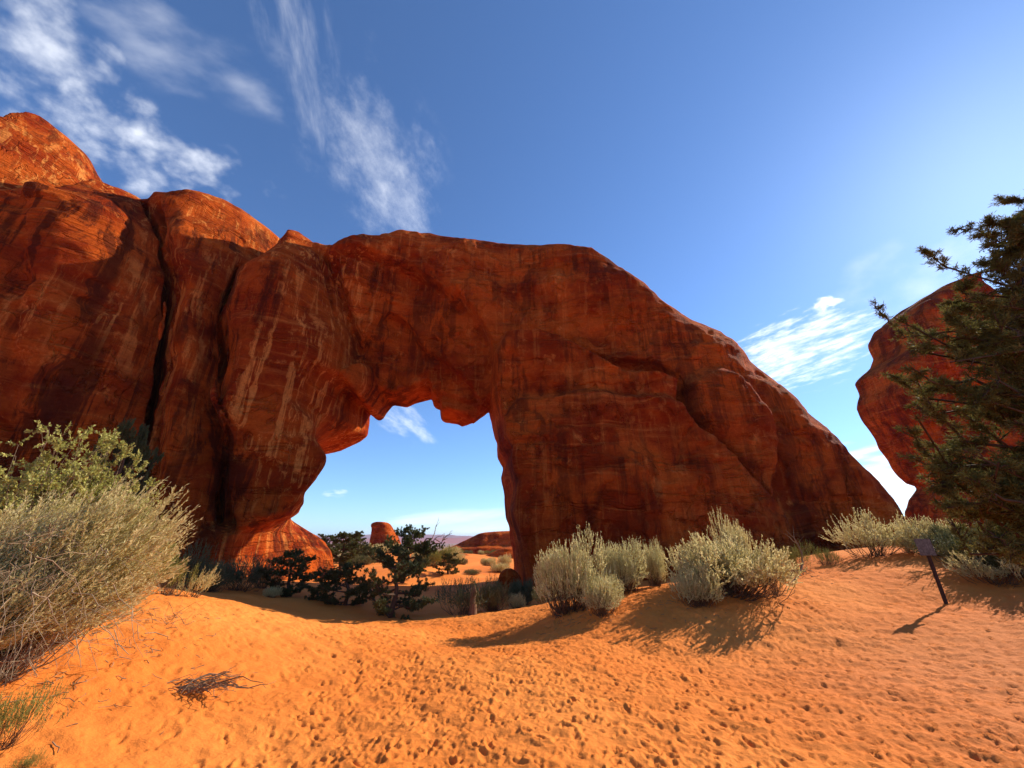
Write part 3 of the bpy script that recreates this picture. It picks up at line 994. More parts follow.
protoA = sage_meshes(101, 1.0, 1.25, 1300, (.16, .36), (.040, .065), .019, 18, up=.70, lobes=8, low=-.5)
protoB = sage_meshes(102, 1.0, 1.10, 1250, (.14, .32), (.04, .065), .019, 17, up=.55, lobes=10, low=-.5)
protoC = sage_meshes(103, 1.0, 1.0, 1200, (.16, .36), (.040, .065), .019, 18, up=.50, lobes=8, low=-.5)
protoE = sage_meshes(107, 1.0, .95, 1900, (.12, .30), (.04, .065), .019, 18, up=.50, lobes=16, low=-.55)
protoD = sage_meshes(104, 1.0, 1.05, 650, (.16, .36), (.04, .065), .019, 16, up=.60, lobes=9, low=-.35)
G1 = 'pale sagebrush on the sand rise'
mid = [
    # px, Y, proto, size, height size, mats, label
    (568, 9.7, protoA, .86, 1.42, SAGE, 'tall pale sagebrush at the left end of the row on the sand rise'),
    (603, 8.95, protoB, .46, .78, SAGE, 'small pale sagebrush drooping over the front edge of the sand rise'),
    (624, 10.3, protoC, .72, 1.28, SAGE, 'round pale sagebrush between the tall one and the broad one'),
    (657, 10.6, protoB, .34, 1.06, SAGE, 'narrow pale sagebrush tucked against the broad one'),
    (727, 9.3, protoE, 1.36, 1.36, SAGE_DRY, 'broadest tawny sagebrush with bare stems showing in the middle of the rise'),
    (741, 10.5, protoA, .55, 1.40, SAGE_DRY, 'upright sagebrush plume rising behind the broadest one'),
    (700, 8.75, protoB, .50, .70, SAGE, 'low grey sagebrush at the front foot of the broadest one'),
    (876, 12.6, protoD, 1.25, 1.30, SAGE_DRY, 'open straggly sagebrush in front of the low tail of the fin'),
    (944, 11.6, protoC, 1.0, 1.10, SAGE_DRY, 'tawny sagebrush right behind the sign post'),
    (912, 12.4, protoD, .62, .75, SAGE_DRY, 'low dry sagebrush between the straggly one and the sign'),
]
for i, (px, Y, pr, s, sz, mt, lab) in enumerate(mid):
    x, y = spot(px, Y)
    put_shrub(pr, (mt, BROWN), 'sagebrush', x, y, lab, 'shrub', G1, rz=i * 1.7, s=s, sz=sz)
rab = sage_meshes(105, 1.0, 1.0, 700, (.18, .34), lw=.012, per=14, up=1.3)
G2 = 'yellow green rabbitbrush'
for i, (px, Y, s, sz, lab) in enumerate([
    (776, 9.15, .52, .95, 'yellow green bush on the right flank of the broadest sagebrush'),
    (797, 11.6, .62, .80, 'yellow green bush behind the arching dead branch'),
    (826, 12.0, .45, .60, 'small yellowish tuft right of the arching dead branch'),
    (166, 7.3, .40, .75, 'yellow green bush at the lower right edge of the big sagebrush'),
    (2, 3.45, .34, .42, 'green and yellow bush at the front corner beside the big sagebrush'),
    (26, 3.35, .13, .10, 'tiny dry tuft lying on the sand in the front corner'),
]):
    x, y = spot(px, Y)
    put_shrub(rab, (YELLOW, BROWN), 'rabbitbrush', x, y, lab, 'shrub', G2, rz=i * 2.1, s=s, sz=sz)
x, y = spot(186, 7.75)
put_shrub(sage_meshes(106, .42, .55, 160, (.2, .34), up=.8, lean=(.5, 0, 0)), (SAGE, BROWN), 'sagebrush', x, y, 'small pale sprig growing on the crest of the left sand bank', 'shrub')

# shaded brush round the foot of the arch
G3 = 'shaded brush at the foot of the arch'
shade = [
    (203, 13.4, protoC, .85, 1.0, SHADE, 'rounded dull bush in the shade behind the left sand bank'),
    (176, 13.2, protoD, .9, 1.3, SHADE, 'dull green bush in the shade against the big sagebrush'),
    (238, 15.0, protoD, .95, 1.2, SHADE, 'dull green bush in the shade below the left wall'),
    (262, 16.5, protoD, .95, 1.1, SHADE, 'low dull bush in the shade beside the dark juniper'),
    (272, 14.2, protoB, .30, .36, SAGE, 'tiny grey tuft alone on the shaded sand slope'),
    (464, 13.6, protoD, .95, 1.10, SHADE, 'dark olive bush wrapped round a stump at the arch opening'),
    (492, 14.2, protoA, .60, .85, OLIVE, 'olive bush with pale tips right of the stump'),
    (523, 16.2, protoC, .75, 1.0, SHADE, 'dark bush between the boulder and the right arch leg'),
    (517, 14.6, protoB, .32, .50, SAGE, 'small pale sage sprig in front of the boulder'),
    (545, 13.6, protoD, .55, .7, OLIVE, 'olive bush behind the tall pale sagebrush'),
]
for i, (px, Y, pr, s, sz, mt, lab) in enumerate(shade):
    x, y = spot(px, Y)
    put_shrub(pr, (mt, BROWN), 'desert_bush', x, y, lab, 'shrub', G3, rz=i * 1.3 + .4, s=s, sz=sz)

# brush at the right edge, under the pine
G4 = 'dry brush under the pine'
for i, (px, Y, pr, s, sz, mt, lab) in enumerate([
    (985, 9.7, protoD, 1.05, 1.0, OLIVE, 'olive brush hanging over the shaded bank under the pine'),
    (1018, 9.3, protoC, 1.15, 1.05, OLIVE, 'dense olive brush at the right edge under the pine'),
    (1000, 8.7, protoD, .75, .65, SAGE_DRY, 'straw coloured twiggy brush in front of the olive brush'),
    (966, 10.8, protoC, .8, 1.0, OLIVE, 'olive brush between the sign and the pine'),
    (1060, 8.6, protoC, 1.2, 1.1, OLIVE, 'olive brush cut by the right edge of the view'),
]):
    x, y = spot(px, Y)
    put_shrub(pr, (mt, BROWN), 'desert_bush', x, y, lab, 'shrub', G4, rz=i * 1.9, s=s, sz=sz)

# scrub beyond the arch
G5 = 'scrub beyond the arch'
for i, (px, Y, pr, s, sz, mt, lab) in enumerate([
    (392, 62, protoB, 2.0, 1.4, SAGE_DRY, 'straw coloured scrub at the foot of the leaning rock knob'),
    (443, 44, protoA, 1.3, 1.5, YELLOW, 'round green bush right of the leaning pine beyond the arch'),
    (456, 41, protoB, .9, 1.2, SAGE_DRY, 'straw coloured tuft above the path beyond the arch'),
    (472, 32, protoB, .7, .4, OLIVE, 'flat olive tuft growing on the sunlit path'),
    (488, 46, protoC, 1.0, 1.0, SAGE_DRY, 'pale tuft beside the low rock ledge beyond the arch'),
    (505, 47, protoA, 1.0, 1.1, SAGE_DRY, 'pale tuft against the right arch leg in the distance'),
    (425, 52, protoB, 1.8, 1.2, OLIVE, 'olive scrub on the sunlit slope beyond the arch'),
    (372, 56, protoB, 2.2, 1.5, SAGE_DRY, 'straw coloured scrub left of the rock pedestal'),
    (410, 70, protoB, 2.4, 1.6, OLIVE, 'olive scrub right of the rock pedestal on the skyline'),
    (432, 38, protoA, 1.0, 1.3, YELLOW, 'yellow green bush touching the trunk side of the leaning pine'),
    (418, 34, protoE, 1.2, .9, OLIVE, 'low olive bush at the foot of the leaning pine'),
    (452, 58, protoB, 1.6, 1.0, SAGE_DRY, 'faint straw tuft high on the far sand slope'),
    (362, 40, protoE, 1.4, 1.1, OLIVE, 'olive bush below the skyline junipers beyond the arch'),
    (500, 36, protoB, .9, .8, SAGE_DRY, 'pale tuft at the far end of the boulder by the right leg'),
]):
    x, y = spot(px, Y)
    put_shrub(pr, (mt, BROWN), 'desert_bush', x, y, lab, 'shrub', G5, rz=i * 1.1, s=s, sz=sz)

tr_ = np.random.default_rng(66)
for i in range(26):
    Y = tr_.uniform(36, 95); x, y = spot(tr_.uniform(345, 505), Y)
    put_shrub((protoB, protoE, protoD)[i % 3], ((OLIVE, SAGE_DRY, YELLOW)[i % 3], BROWN), 'scrub_tuft', x, y,
              'tiny scrub tuft dotted over the far sand beyond the arch', 'shrub', 'tiny tufts beyond the arch', rz=i * .9, s=tr_.uniform(.5, 1.3), sz=tr_.uniform(.5, 1.0))

# the big wind-combed sagebrush in the left foreground
BX, BY = -4.85, 4.45
bigA = sage_meshes(201, .98, 1.50, 3000, (.38, .78), (.045, .075), .015, 36, up=.55, lean=(.16, .0, .08), dlean=(.95, .05, .2), lobes=9, low=-.25)
t = put_shrub(bigA, (SAGE_DRY, TWIG), 'big_sagebrush', BX, BY, 'big wind combed sagebrush with a skirt of dead grey twigs in the left foreground', 'shrub')

x, y = spot(-22, 3.95)
put_shrub(bigA, (SAGE_DRY, TWIG), 'big_sagebrush', x, y, 'feathery sagebrush cut by the left edge in front of the big wind combed one', 'shrub', rz=.5, s=.72, sz=.70)


def dead_twigs(seed, n, A0, spread, out, drop, r=(.0025, .006), L=(.3, .8)):
    rg = np.random.default_rng(seed)
    A = np.array(A0) + rg.normal(0, 1, (n, 3)) * np.array(spread)
    D = norm(np.array(out) + rg.normal(0, .55, (n, 3)))
    Ln = rg.uniform(*L, n)
    E = A + D * Ln[:, None]
    P = bent(A, E, 6, np.array([0, 0, drop]) * Ln[:, None] + rg.normal(0, .06, (n, 3)) * Ln[:, None], rg, .03)
    rr_ = rg.uniform(*r, n)[:, None] * np.linspace(1, .35, 6)[None]
    m = n * 2
    j = rg.integers(0, n, m); k = rg.integers(1, 6, m)
    A = P[j, k]; E = A + norm(D[j] + rg.normal(0, .7, (m, 3))) * (Ln[j] * rg.uniform(.15, .45, m))[:, None]
    P2 = bent(A, E, 4, rg.normal(0, .03, (m, 3)), rg, .05)
    return tubes(P, rr_), tubes(P2, rr_[j, k][:, None] * np.linspace(.7, .3, 4)[None]), P


a, b, _ = dead_twigs(301, 200, (.55, -.42, .60), (.30, .30, .25), (.30, -.2, -.6), .10)
a2, b2, _ = dead_twigs(302, 40, (-.2, -.55, .60), (.55, .3, .22), (.7, -.2, .15), -.06, L=(.4, .9))
Vd, Qd = join(a, b, a2, b2)
Vd[:, 2] = np.where(Vd[:, 2] < .0, np.abs(Vd[:, 2]) * .3 - .0, Vd[:, 2])
obj('dead_twigs', np_mesh('dead_twigs', Vd, Qd), TWIG, t)


def leafy_meshes(seed, R, Hh, n, leaf=.030):
    rg = np.random.default_rng(seed)
    nb = 150
    a = rg.uniform(0, 2 * math.pi, nb); c = np.sqrt(rg.random(nb))
    E = np.column_stack([R * c * np.cos(a), R * .8 * c * np.sin(a), Hh * rg.uniform(.40, .92, nb) ** .8 * (1 - .45 * c ** 2)])
    A = np.column_stack([rg.normal(0, .12, nb), rg.normal(0, .12, nb), np.full(nb, -.05)])
    P = bent(A, E, 7, np.column_stack([E[:, 0] * .1, E[:, 1] * .1, -.05 * Hh * np.ones(nb)]), rg, .03)
    tb = tubes(P, rg.uniform(.006, .013, nb)[:, None] * np.linspace(1, .25, 7)[None])
    ns = nb * 16
    j = rg.integers(0, nb, ns); k = rg.integers(3, 7, ns)
    S = P[j, k]; T = S + norm(rg.normal(0, .6, (ns, 3)) + np.array([0, 0, .7])) * rg.uniform(.07, .20, (ns, 1))
    P2 = bent(S, T, 4, rg.normal(0, .015, (ns, 3)), rg, .04)
    tb2 = tubes(P2, np.full((ns, 4), .002))
    per = max(4, n // ns)
    tt = rg.uniform(.1, 1, (ns, per, 1))
    B = (S[:, None] * (1 - tt) + T[:, None] * tt).reshape(-1, 3)
    D = norm(np.repeat(norm(T - S), per, 0) * .8 + rg.normal(0, .6, (ns * per, 3)))
    lv = blades(B, D, leaf * rg.uniform(.7, 1.25, len(B)), leaf * .62 * rg.uniform(.7, 1.1, len(B)), rg, .5)
    return np_mesh('foliage', *lv, smooth=False), np_mesh('branches', *join(tb, tb2))


leafA = leafy_meshes(401, 1.5, 2.2, 52000, .042)
x, y = spot(2, 6.2)
put_shrub(leafA, (LEAFY, TWIG), 'leafy_bush', x, y, 'yellow green leafy bush standing behind the big sagebrush at the left edge', 'shrub', 'leafy bushes behind the big sagebrush', s=1.0, sz=1.22)
x, y = spot(112, 7.0)
put_shrub(leafA, (LEAFY, TWIG), 'leafy_bush', x, y, 'smaller leafy bush with upright sprigs between the big sagebrush and the cliff', 'shrub', 'leafy bushes behind the big sagebrush', rz=2.4, s=.58, sz=.62)


# ------------------------------------------------------------------ junipers and pines
def sprays(C, D, n, L, Wd, rg, spread=.8):
    """n needle blades fanned about each tip C with direction D"""
    B = np.repeat(C, n, 0) + rg.normal(0, .012, (len(C) * n, 3))
    d = norm(np.repeat(D, n, 0) + rg.normal(0, spread, (len(C) * n, 3)))
    return blades(B, d, rg.uniform(L * .6, L * 1.25, len(B)), Wd * rg.uniform(.7, 1.2, len(B)), rg, .5)


def tree_meshes(seed, Hh, R, limbs=16, tips=26, n=22, L=.10, Wd=.022, trunk_r=.11, low=.12, lean=(0, 0), twist=.10, flat=.5, clump=.20):
    """small desert conifer: (trunk mesh, limb mesh, foliage mesh)"""
    rg = np.random.default_rng(seed)
    k = 9
    t = np.linspace(0, 1, k)
    T = np.column_stack([lean[0] * t ** 1.4 * Hh, lean[1] * t ** 1.4 * Hh, t * Hh * .92 - .1])
    T[1:-1] += rg.normal(0, twist * R * .35, (k - 2, 3)) * [1, 1, .2]
    tr = tubes(T[None], (trunk_r * np.linspace(1.25, .22, k) ** 1.0)[None], 8)
    f = np.linspace(low, .97, limbs) + rg.normal(0, .02, limbs)
    f = np.clip(f, .04, .98)
    A = np.column_stack([np.interp(f, t, T[:, i]) for i in range(3)])
    a = np.arange(limbs) * 2.4 + rg.normal(0, .4, limbs)
    prof = np.sin(np.clip((f - low) / (1 - low) * .80 + .20, 0, 1) * math.pi) ** .7 + .12
    ln = R * prof * rg.uniform(.65, 1.1, limbs)
    E = A + np.column_stack([np.cos(a) * ln, np.sin(a) * ln, ln * rg.uniform(.0, .55, limbs)])
    P = bent(A, E, 7, np.column_stack([np.zeros(limbs), np.zeros(limbs), -ln * .10]), rg, .045)
    lb = tubes(P, (trunk_r * .42 * (.6 + .4 * ln / R))[:, None] * np.linspace(1, .22, 7)[None], 5)
    # twigs off the limbs
    m = limbs * tips
    j = np.repeat(np.arange(limbs), tips); q = rg.uniform(.25, 1.0, m) * 5.999
    i0 = q.astype(int); fr = (q - i0)[:, None]
    S = P[j, i0] * (1 - fr) + P[j, i0 + 1] * fr
    out = norm(P[j, 6] - P[j, 0])
    D = norm(out * .6 + rg.normal(0, .75, (m, 3)) * [1, 1, flat] + [0, 0, .25])
    tl = clump * R * rg.uniform(.5, 1.3, m) * (1.1 - .5 * q / 6)
    Tp = S + D * tl[:, None]
    tw = tubes(bent(S, Tp, 4, rg.normal(0, .02, (m, 3)), rg, .05), np.full((m, 4), 1.0) * np.array([.010, .007, .005, .003])[None] * min(1, R))
    g = rg.random((m, 3, 1)) ** .6
    C = (S[:, None] * (1 - g) + Tp[:, None] * g).reshape(-1, 3)
    fol = sprays(C, np.repeat(D, 3, 0), n, L, Wd, rg)
    return np_mesh('trunk', *tr), np_mesh('limbs', *join(lb, tw)), np_mesh('foliage', *fol, smooth=False)


def put_tree(name, ms, mats, x, y, label, cat, group=None, rz=0.0, s=1.0, sz=None, dz=-.05, tilt=None):
    t = empty(name, (x, y, ground(x, y) + dz), label, cat, group, rz)
    t.scale = (s, s, sz or s)
    if tilt: t.rotation_euler = (tilt[0], tilt[1], rz)
    for nm, me, mt in zip(('trunk', 'limbs', 'foliage'), ms, mats):
        o = obj(nm, me, None, t)
        if not me.materials: me.materials.append(mt)
        o.material_slots[0].link = 'OBJECT'; o.material_slots[0].material = mt
    return t


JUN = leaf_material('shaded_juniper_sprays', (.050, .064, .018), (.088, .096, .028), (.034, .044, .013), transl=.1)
jA = tree_meshes(501, 2.0, 1.35, 20, 34, 26, .060, .017, .08, .03)
jB = tree_meshes(502, 1.7, 1.1, 17, 32, 26, .060, .017, .065, .05, clump=.26)
jC = tree_meshes(503, 3.4, 2.3, 20, 36, 20, .11, .034, .13, .16, lean=(.12, 0), clump=.24)
jD = tree_meshes(504, 3.0, 1.7, 18, 34, 20, .11, .034, .12, .10, clump=.28)
G6 = 'junipers at the arch'
for i, (px, Y, pr, s, sz, mt, lab) in enumerate([
    (392, 13.3, jA, .98, 1.05, JUN, 'large black green juniper in shade in the middle of the arch opening'),
    (345, 14.4, jB, .92, .80, JUN, 'low dark juniper in shade left of the largest dark one'),
    (286, 15.2, jB, .95, .92, JUN, 'dark juniper bush in shade in front of the left arch leg'),
    (318, 14.8, jB, .62, .55, JUN, 'smallest dark juniper in shade before the sunlit foot of the left leg'),
    (340, 34, jD, 1.05, 1.0, JUNIPER, 'green juniper half in sunlight beside the foot of the left leg'),
    (352, 44, jD, 1.25, 1.0, JUNIPER, 'sunlit green juniper on the skyline left of the leaning knob'),
    (327, 52, jD, 1.1, 1.0, JUNIPER, 'round green juniper beyond the left leg under the far mesa'),
    (448, 31, jD, .62, .50, JUNIPER, 'low green juniper beside the path beyond the arch'),
]):
    x, y = spot(px, Y)
    put_tree('juniper', pr, (BARK, BARK, mt), x, y, lab, 'juniper', G6, rz=i * 1.9, s=s, sz=sz)
x, y = spot(402, 27)
t = put_tree('leaning_pine', jC, (BARK, BARK, JUNIPER), x, y, 'ragged leaning pine with a bare dead branch seen through the arch', 'pine', rz=.2, s=.92, sz=.98)
rg = np.random.default_rng(77)
A = np.array([[1.0, 0, 2.3], [1.0, 0, 2.3], [1.2, .1, 2.4]]); E = np.array([[3.2, .2, 3.1], [2.3, 0, 3.7], [2.9, -.3, 2.7]])
P = bent(A, E, 7, np.array([[0, 0, -.25]] * 3), rg, .05)
P2a = P[[0, 0, 0, 1, 1, 2], [3, 4, 5, 3, 5, 4]]; P2 = bent(P2a, P2a + norm(rg.normal(0, .6, (6, 3)) + [.5, 0, .7]) * .7, 5, np.zeros((6, 3)), rg, .06)
obj('dead_branch', np_mesh('dead_branch', *join(tubes(P, np.linspace(.06, .015, 7)[None] * np.ones((3, 1)), 5), tubes(P2, np.linspace(.025, .010, 5)[None] * np.ones((6, 1)), 4))), DEADWOOD, t)
x, y = spot(80, 12.4)
put_tree('juniper', jB, (BARK, BARK, JUN), x, y, 'dark rounded juniper standing against the left cliff wall above the bushes', 'juniper', rz=.6, s=.9, sz=2.75)

# ------------------------------------------------------------------ the tall pine at the right edge
PX, PY = 7.6, 3.6
pz = ground(PX, PY)
rg = np.random.default_rng(88)
t = empty('pine_tree', (PX, PY, pz - .1), 'tall pine with sparse reaching branches and brown green needles at the right edge', 'pine')
org = np.array([PX, PY, pz - .1])
Hh = 6.6
kk = 12
tt = np.linspace(0, 1, kk)
TR = np.column_stack([.35 * np.sin(tt * 4.0), .25 * np.sin(tt * 3.1 + 1), tt * Hh])
obj('trunk', np_mesh('trunk', *tubes(TR[None], np.linspace(.20, .04, kk)[None], 10)), BARK, t)
tips = [  # tips of the limbs that reach into view: photograph point, distance, height on the trunk
    (920, 259, 6.0, .62), (950, 229, 6.3, .68), (1008, 196, 6.2, .80), (985, 222, 5.5, .74), (965, 285, 5.6, .58), (1015, 250, 5.4, .66),
    (886, 311, 6.2, .50), (905, 322, 5.7, .48), (940, 300, 6.6, .52), (884, 372, 6.1, .42), (908, 384, 5.6, .40), (930, 350, 5.4, .44), (960, 335, 5.2, .46), (990, 320, 5.0, .50),
    (893, 436, 6.0, .30), (905, 458, 5.7, .26), (925, 420, 5.5, .32), (950, 398, 5.2, .36), (985, 380, 5.0, .38), (1010, 360, 4.9, .40),
    (935, 480, 5.9, .20), (955, 497, 5.7, .17), (955, 470, 5.4, .22), (980, 450, 5.1, .26), (1010, 430, 4.9, .28), (975, 510, 5.9, .14), (990, 505, 5.5, .14), (1015, 490, 5.2, .18),
    (975, 416, 5.8, .30), (1000, 400, 6.3, .34), (1015, 300, 6.4, .56), (1018, 465, 5.9, .22), (1020, 515, 5.9, .12), (940, 446, 6.3, .27), (932, 462, 6.4, .22), (970, 360, 6.2, .42), (1000, 345, 6.6, .46),
]
for k in range(44):
    py = rg.uniform(325, 535); px = rg.uniform(900 + max(0, py - 440) * .62, 1045)
    tips.append((px, py, rg.uniform(4.8, 6.6), .62 - (py - 250) / 285 * .5))
for k in range(34):
    py = rg.uniform(195, 340); px = rg.uniform(1010 - (py - 185) * .62, 1065)
    tips.append((px, py, rg.uniform(4.9, 6.7), .95 - (py - 190) / 150 * .38))
A, E = [], []
for px, py, Y, f in tips:
    E.append(np.array(px_at(px, py, Y * .70)) - org)
    A.append([np.interp(f, tt, TR[:, i]) for i in range(3)])
for k in range(54):       # the rest of the crown, out of view
    f = rg.uniform(.15, 1.0) ** .7; a = rg.uniform(-2.2, 1.2)
    p = np.array([np.interp(f, tt, TR[:, i]) for i in range(3)])
    ln = 2.2 * (1.05 - f) * rg.uniform(.6, 1.1) + .4
    A.append(p); E.append(p + np.array([math.cos(a) * ln, math.sin(a) * ln, .15 * ln]))
A, E = np.array(A), np.array(E)
nl = len(A)
ln = np.linalg.norm(E - A, axis=1)
P = bent(A, E, 9, np.column_stack([0 * ln, 0 * ln, -.08 * ln]), rg, .06)
limb = tubes(P, (.010 + .0065 * ln)[:, None] * np.linspace(1.3, .22, 9)[None], 5)
per = 62
j = np.repeat(np.arange(nl), per); q = rg.uniform(.22, 1.0, nl * per) ** .8 * 7.999
i0 = q.astype(int); fr = (q - i0)[:, None]
S = P[j, i0] * (1 - fr) + P[j, i0 + 1] * fr
out = norm(P[j, np.minimum(i0 + 1, 8)] - P[j, i0])
D = norm(out * .9 + rg.normal(0, .62, (len(j), 3)) * [1, 1, .6] + [0, 0, .12])
tl = rg.uniform(.10, .38, len(j)) * (1.25 - .95 * q / 8)
Tp = S + D * tl[:, None]
tb = bent(S, Tp, 4, rg.normal(0, .02, (len(j), 3)), rg, .04)
tw = tubes(tb, np.ones((len(j), 1)) * np.array([.0075, .006, .0045, .003])[None], 4)
obj('limbs', np_mesh('limbs', *join(limb, tw)), BARK, t)
g = np.concatenate([np.full((len(j), 1, 1), 1.0), rg.uniform(.25, .95, (len(j), 3, 1))], 1)
C = (S[:, None] * (1 - g) + Tp[:, None] * g).reshape(-1, 3)
obj('foliage', np_mesh('foliage', *sprays(C, np.repeat(D, 4, 0), 14, .055, .0085, rg, .95), smooth=False), PINE, t)

# ------------------------------------------------------------------ dead wood and the trail sign
x, y = spot(188, 4.75)
rg = np.random.default_rng(91)
n = 46
A = np.column_stack([rg.normal(-.1, .22, n), rg.normal(0, .10, n), rg.uniform(.005, .03, n)])
ang_ = rg.normal(.1, .65, n)
E = A + np.column_stack([np.cos(ang_), np.sin(ang_) * .6, rg.normal(.05, .12, n)]) * rg.uniform(.2, .62, n)[:, None]
E[:, 2] = np.clip(E[:, 2], .005, .12)
P = bent(A, E, 6, np.column_stack([0 * ang_, 0 * ang_, rg.uniform(0, .05, n)]), rg, .05)
j = rg.integers(0, n, 90); k = rg.integers(1, 6, 90)
Q2 = bent(P[j, k], P[j, k] + norm(rg.normal(0, .7, (90, 3)) + [.6, 0, .1]) * [1, .8, .4] * rg.uniform(.06, .2, (90, 1)), 4, np.zeros((90, 3)), rg, .06)
Q2[..., 2] = np.maximum(Q2[..., 2], .004)
o = obj('dead_brushwood', np_mesh('dead_brushwood', *join(tubes(P, rg.uniform(.003, .008, n)[:, None] * np.linspace(1, .4, 6)[None], 4), tubes(Q2, np.full((90, 4), .0022)))), DEADWOOD, None, (x, y, ground(x, y) - .005))
tag(o, 'tangle of dead twigs lying on the sand beside the big sagebrush', 'twigs')
x, y = spot(168, 5.9)
A = np.column_stack([rg.normal(0, .12, 9), rg.normal(0, .1, 9), np.full(9, -.01)]); E = A + np.column_stack([rg.normal(.1, .22, 9), rg.normal(0, .12, 9), rg.uniform(.12, .32, 9)])
P = bent(A, E, 6, rg.normal(0, .05, (9, 3)), rg, .06)
o = obj('dead_sprig', np_mesh('dead_sprig', *tubes(P, np.linspace(.0035, .0015, 6)[None] * np.ones((9, 1)))), DEADWOOD, None, (x, y, ground(x, y)))
tag(o, 'thin bare sprig sticking out of the left sand bank', 'twigs')

x0, y0 = spot(789, 9.9); x1, y1 = spot(825, 11.0)
z0 = ground(x0, y0)
pts = np.array([[0, 0, .0], [.28, .18, .08], [.52, .32, .20], [.72, .42, .40], [.80, .48, .62], [.78, .50, .84], [.72, .5, .98]])
tw_ = bent(pts[[4, 5, 5, 6, 6]], pts[[4, 5, 5, 6, 6]] + np.array([[.2, 0, .25], [-.2, .1, .25], [.22, 0, .2], [.05, 0, .3], [-.15, 0, .2]]), 4, np.zeros((5, 3)), rg, .05)
t = empty('dead_branch', (x0, y0, z0 - .02), 'dark arching dead branch curving up out of the sand right of the broad sagebrush', 'branch')
obj('stem', np_mesh('stem', *tubes(pts[None], np.linspace(.026, .012, 7)[None], 7)), DEADWOOD, t)
obj('twigs', np_mesh('twigs', *tubes(tw_, np.linspace(.008, .003, 4)[None] * np.ones((5, 1)), 4)), DEADWOOD, t)
x, y = spot(795, 10.8)
n = 26
A = rg.normal(0, .12, (n, 3)) * [1.3, 1, .3] + [0, 0, .05]; E = A + rg.normal(0, .22, (n, 3)) * [1.4, 1, .7] + [0, 0, .12]; E[:, 2] = np.maximum(E[:, 2], .01)
o = obj('dead_brushwood', np_mesh('dead_brushwood', *tubes(bent(A, E, 5, rg.normal(0, .04, (n, 3)), rg, .06), np.linspace(.010, .004, 5)[None] * np.ones((n, 1)), 4)), DEADWOOD, None, (x, y, ground(x, y)))
tag(o, 'small heap of bare grey sticks under the yellow green bush', 'twigs')
x, y = spot(472, 13.1)
P = np.array([[0, 0, -.1], [.02, 0, .2], [-.02, .02, .42], [.05, 0, .62], [.03, 0, .78]])
o = obj('stump', np_mesh('stump', *tubes(P[None], np.array([[.15, .12, .10, .08, .03]]), 9)), BROWN, None, (x, y, ground(x, y)))
tag(o, 'dark broken stump standing in the olive bush at the arch opening', 'stump')

# litter of broken twigs lying round the shrubs
rg = np.random.default_rng(95)
Ls, Le = [], []
for px, Y, r, n in ((568, 9.4, .9, 60), (610, 8.9, .7, 50), (727, 9.0, 1.5, 140), (690, 8.7, .8, 50), (800, 10.6, .8, 60), (876, 12.2, 1.0, 50), (110, 5.0, .8, 90), (150, 6.0, .8, 60), (60, 4.1, .5, 40), (980, 9.3, 1.0, 50)):
    cx, cy = spot(px, Y)
    for q in range(n):
        x, y = cx + rg.normal(0, r * .6), cy + rg.normal(0, r * .5); a = rg.uniform(0, 6.3); l = rg.uniform(.03, .16)
        z = ground(x, y) + .008
        Ls.append((x, y, z)); Le.append((x + l * math.cos(a), y + l * math.sin(a), ground(x + l * math.cos(a), y + l * math.sin(a)) + .008))
Ls, Le = np.array(Ls), np.array(Le)
lp = bent(Ls, Le, 4, rg.normal(0, .008, Ls.shape), rg, .04)
tag(obj('twig_litter', np_mesh('twig_litter', *tubes(lp, rg.uniform(.0018, .0045, (len(lp), 1)) * np.ones((1, 4)))), DEADWOOD), kind='stuff')

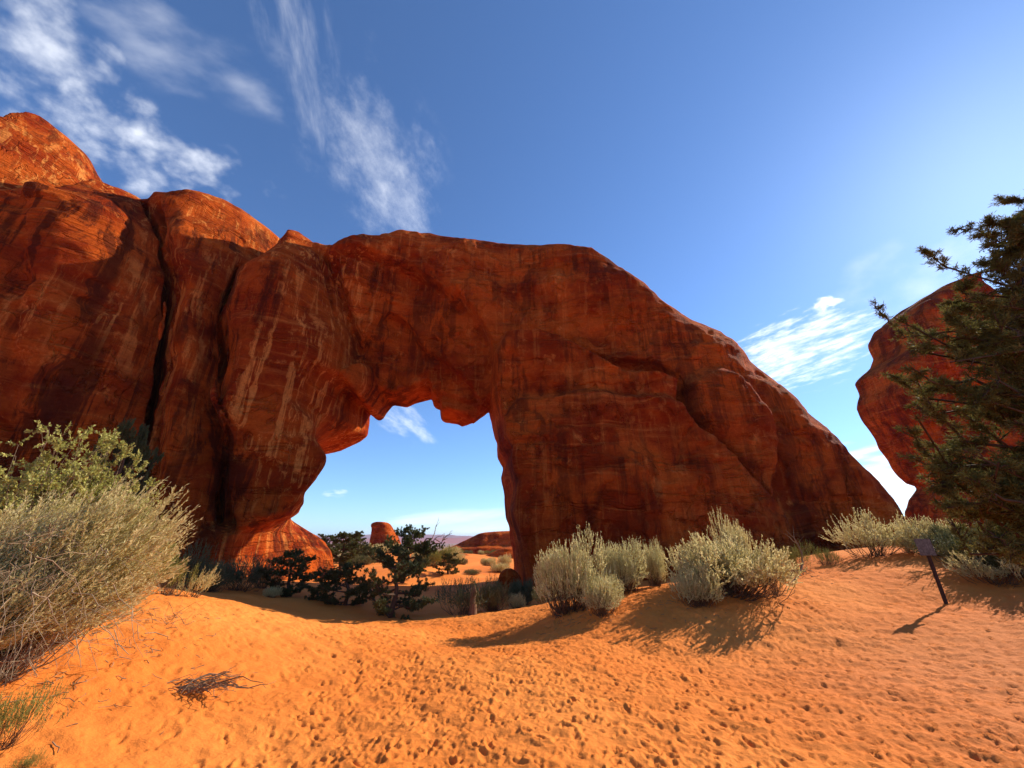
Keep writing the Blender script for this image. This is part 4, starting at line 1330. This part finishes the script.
# sign
SX, SY = spot(946, 8.35)
sz_ = ground(SX, SY)
m, N, bs = new_mat('weathered_sign_metal')
P_ = N.n('ShaderNodeTexCoord').outputs['Object']
a = N.noise(P_, 22, 6, .7); b = N.noise(N.scale(P_, (40, 40, 7)), 1.0, 4, .6)
cc = N.mix(N.remap(a, .35, .65), (.10, .088, .075), (.20, .18, .15))
cc = N.mix(N.remap(b, .60, .72, 0, .65), cc, (.36, .31, .27))
N.put(bs.inputs['Base Color'], cc); bs.inputs['Roughness'].default_value = .7
SIGN = m
POST = bark_material('sign_post_wood', (.035, .022, .018), (.075, .050, .042), (30, 30, 3))


def bevel_box(name, sx, sy, sz, bev, mat, parent, loc, rot=(0, 0, 0)):
    import bmesh
    bm = bmesh.new()
    bmesh.ops.create_cube(bm, size=1.0)
    for v in bm.verts: v.co = (v.co.x * sx, v.co.y * sy, v.co.z * sz)
    bmesh.ops.bevel(bm, geom=bm.edges[:], offset=bev, segments=2, affect='EDGES')
    me = bpy.data.meshes.new(name); bm.to_mesh(me); bm.free()
    o = obj(name, me, mat, parent, loc); o.rotation_euler = rot
    return o


t = empty('trail_sign', (SX, SY, sz_), 'small weathered grey sign plate on a slim dark post standing in the sand', 'sign', rz=math.radians(-18))
bevel_box('post', .055, .042, 1.24, .006, POST, t, (0, 0, .44))
pl = bevel_box('sign_plate', .26, .012, .31, .004, SIGN, t, (-.02, -.034, .98), (math.radians(-7), 0, 0))
for zz in (-.12, .12):
    b = np_mesh('bolt', *tubes(np.array([[[0, -.004, zz], [0, -.010, zz], [0, -.013, zz]]]), np.array([[.012, .012, .004]]), 8))
    obj('bolt', b, SIGN, pl)


# ------------------------------------------------------------------ the air
m = bpy.data.materials.new('desert_air'); m.use_nodes = True
N = NT(m.node_tree)
pv = N.n('ShaderNodeVolumePrincipled')
pv.inputs['Color'].default_value = (.62, .78, 1.0, 1)
pv.inputs['Density'].default_value = 1.1e-4
pv.inputs['Anisotropy'].default_value = 0.0
N.t.links.new(pv.outputs[0], N.n('ShaderNodeOutputMaterial').inputs['Volume'])
xs, ys, zs = (-9900, 9900), (-9900, 9900), (-120, 130)
Vb = [(x, y, z) for x in xs for y in ys for z in zs]
Qb = [(0, 1, 3, 2), (4, 6, 7, 5), (0, 4, 5, 1), (2, 3, 7, 6), (0, 2, 6, 4), (1, 5, 7, 3)]
tag(obj('haze', np_mesh('haze', Vb, Qb, False), m), kind='stuff')
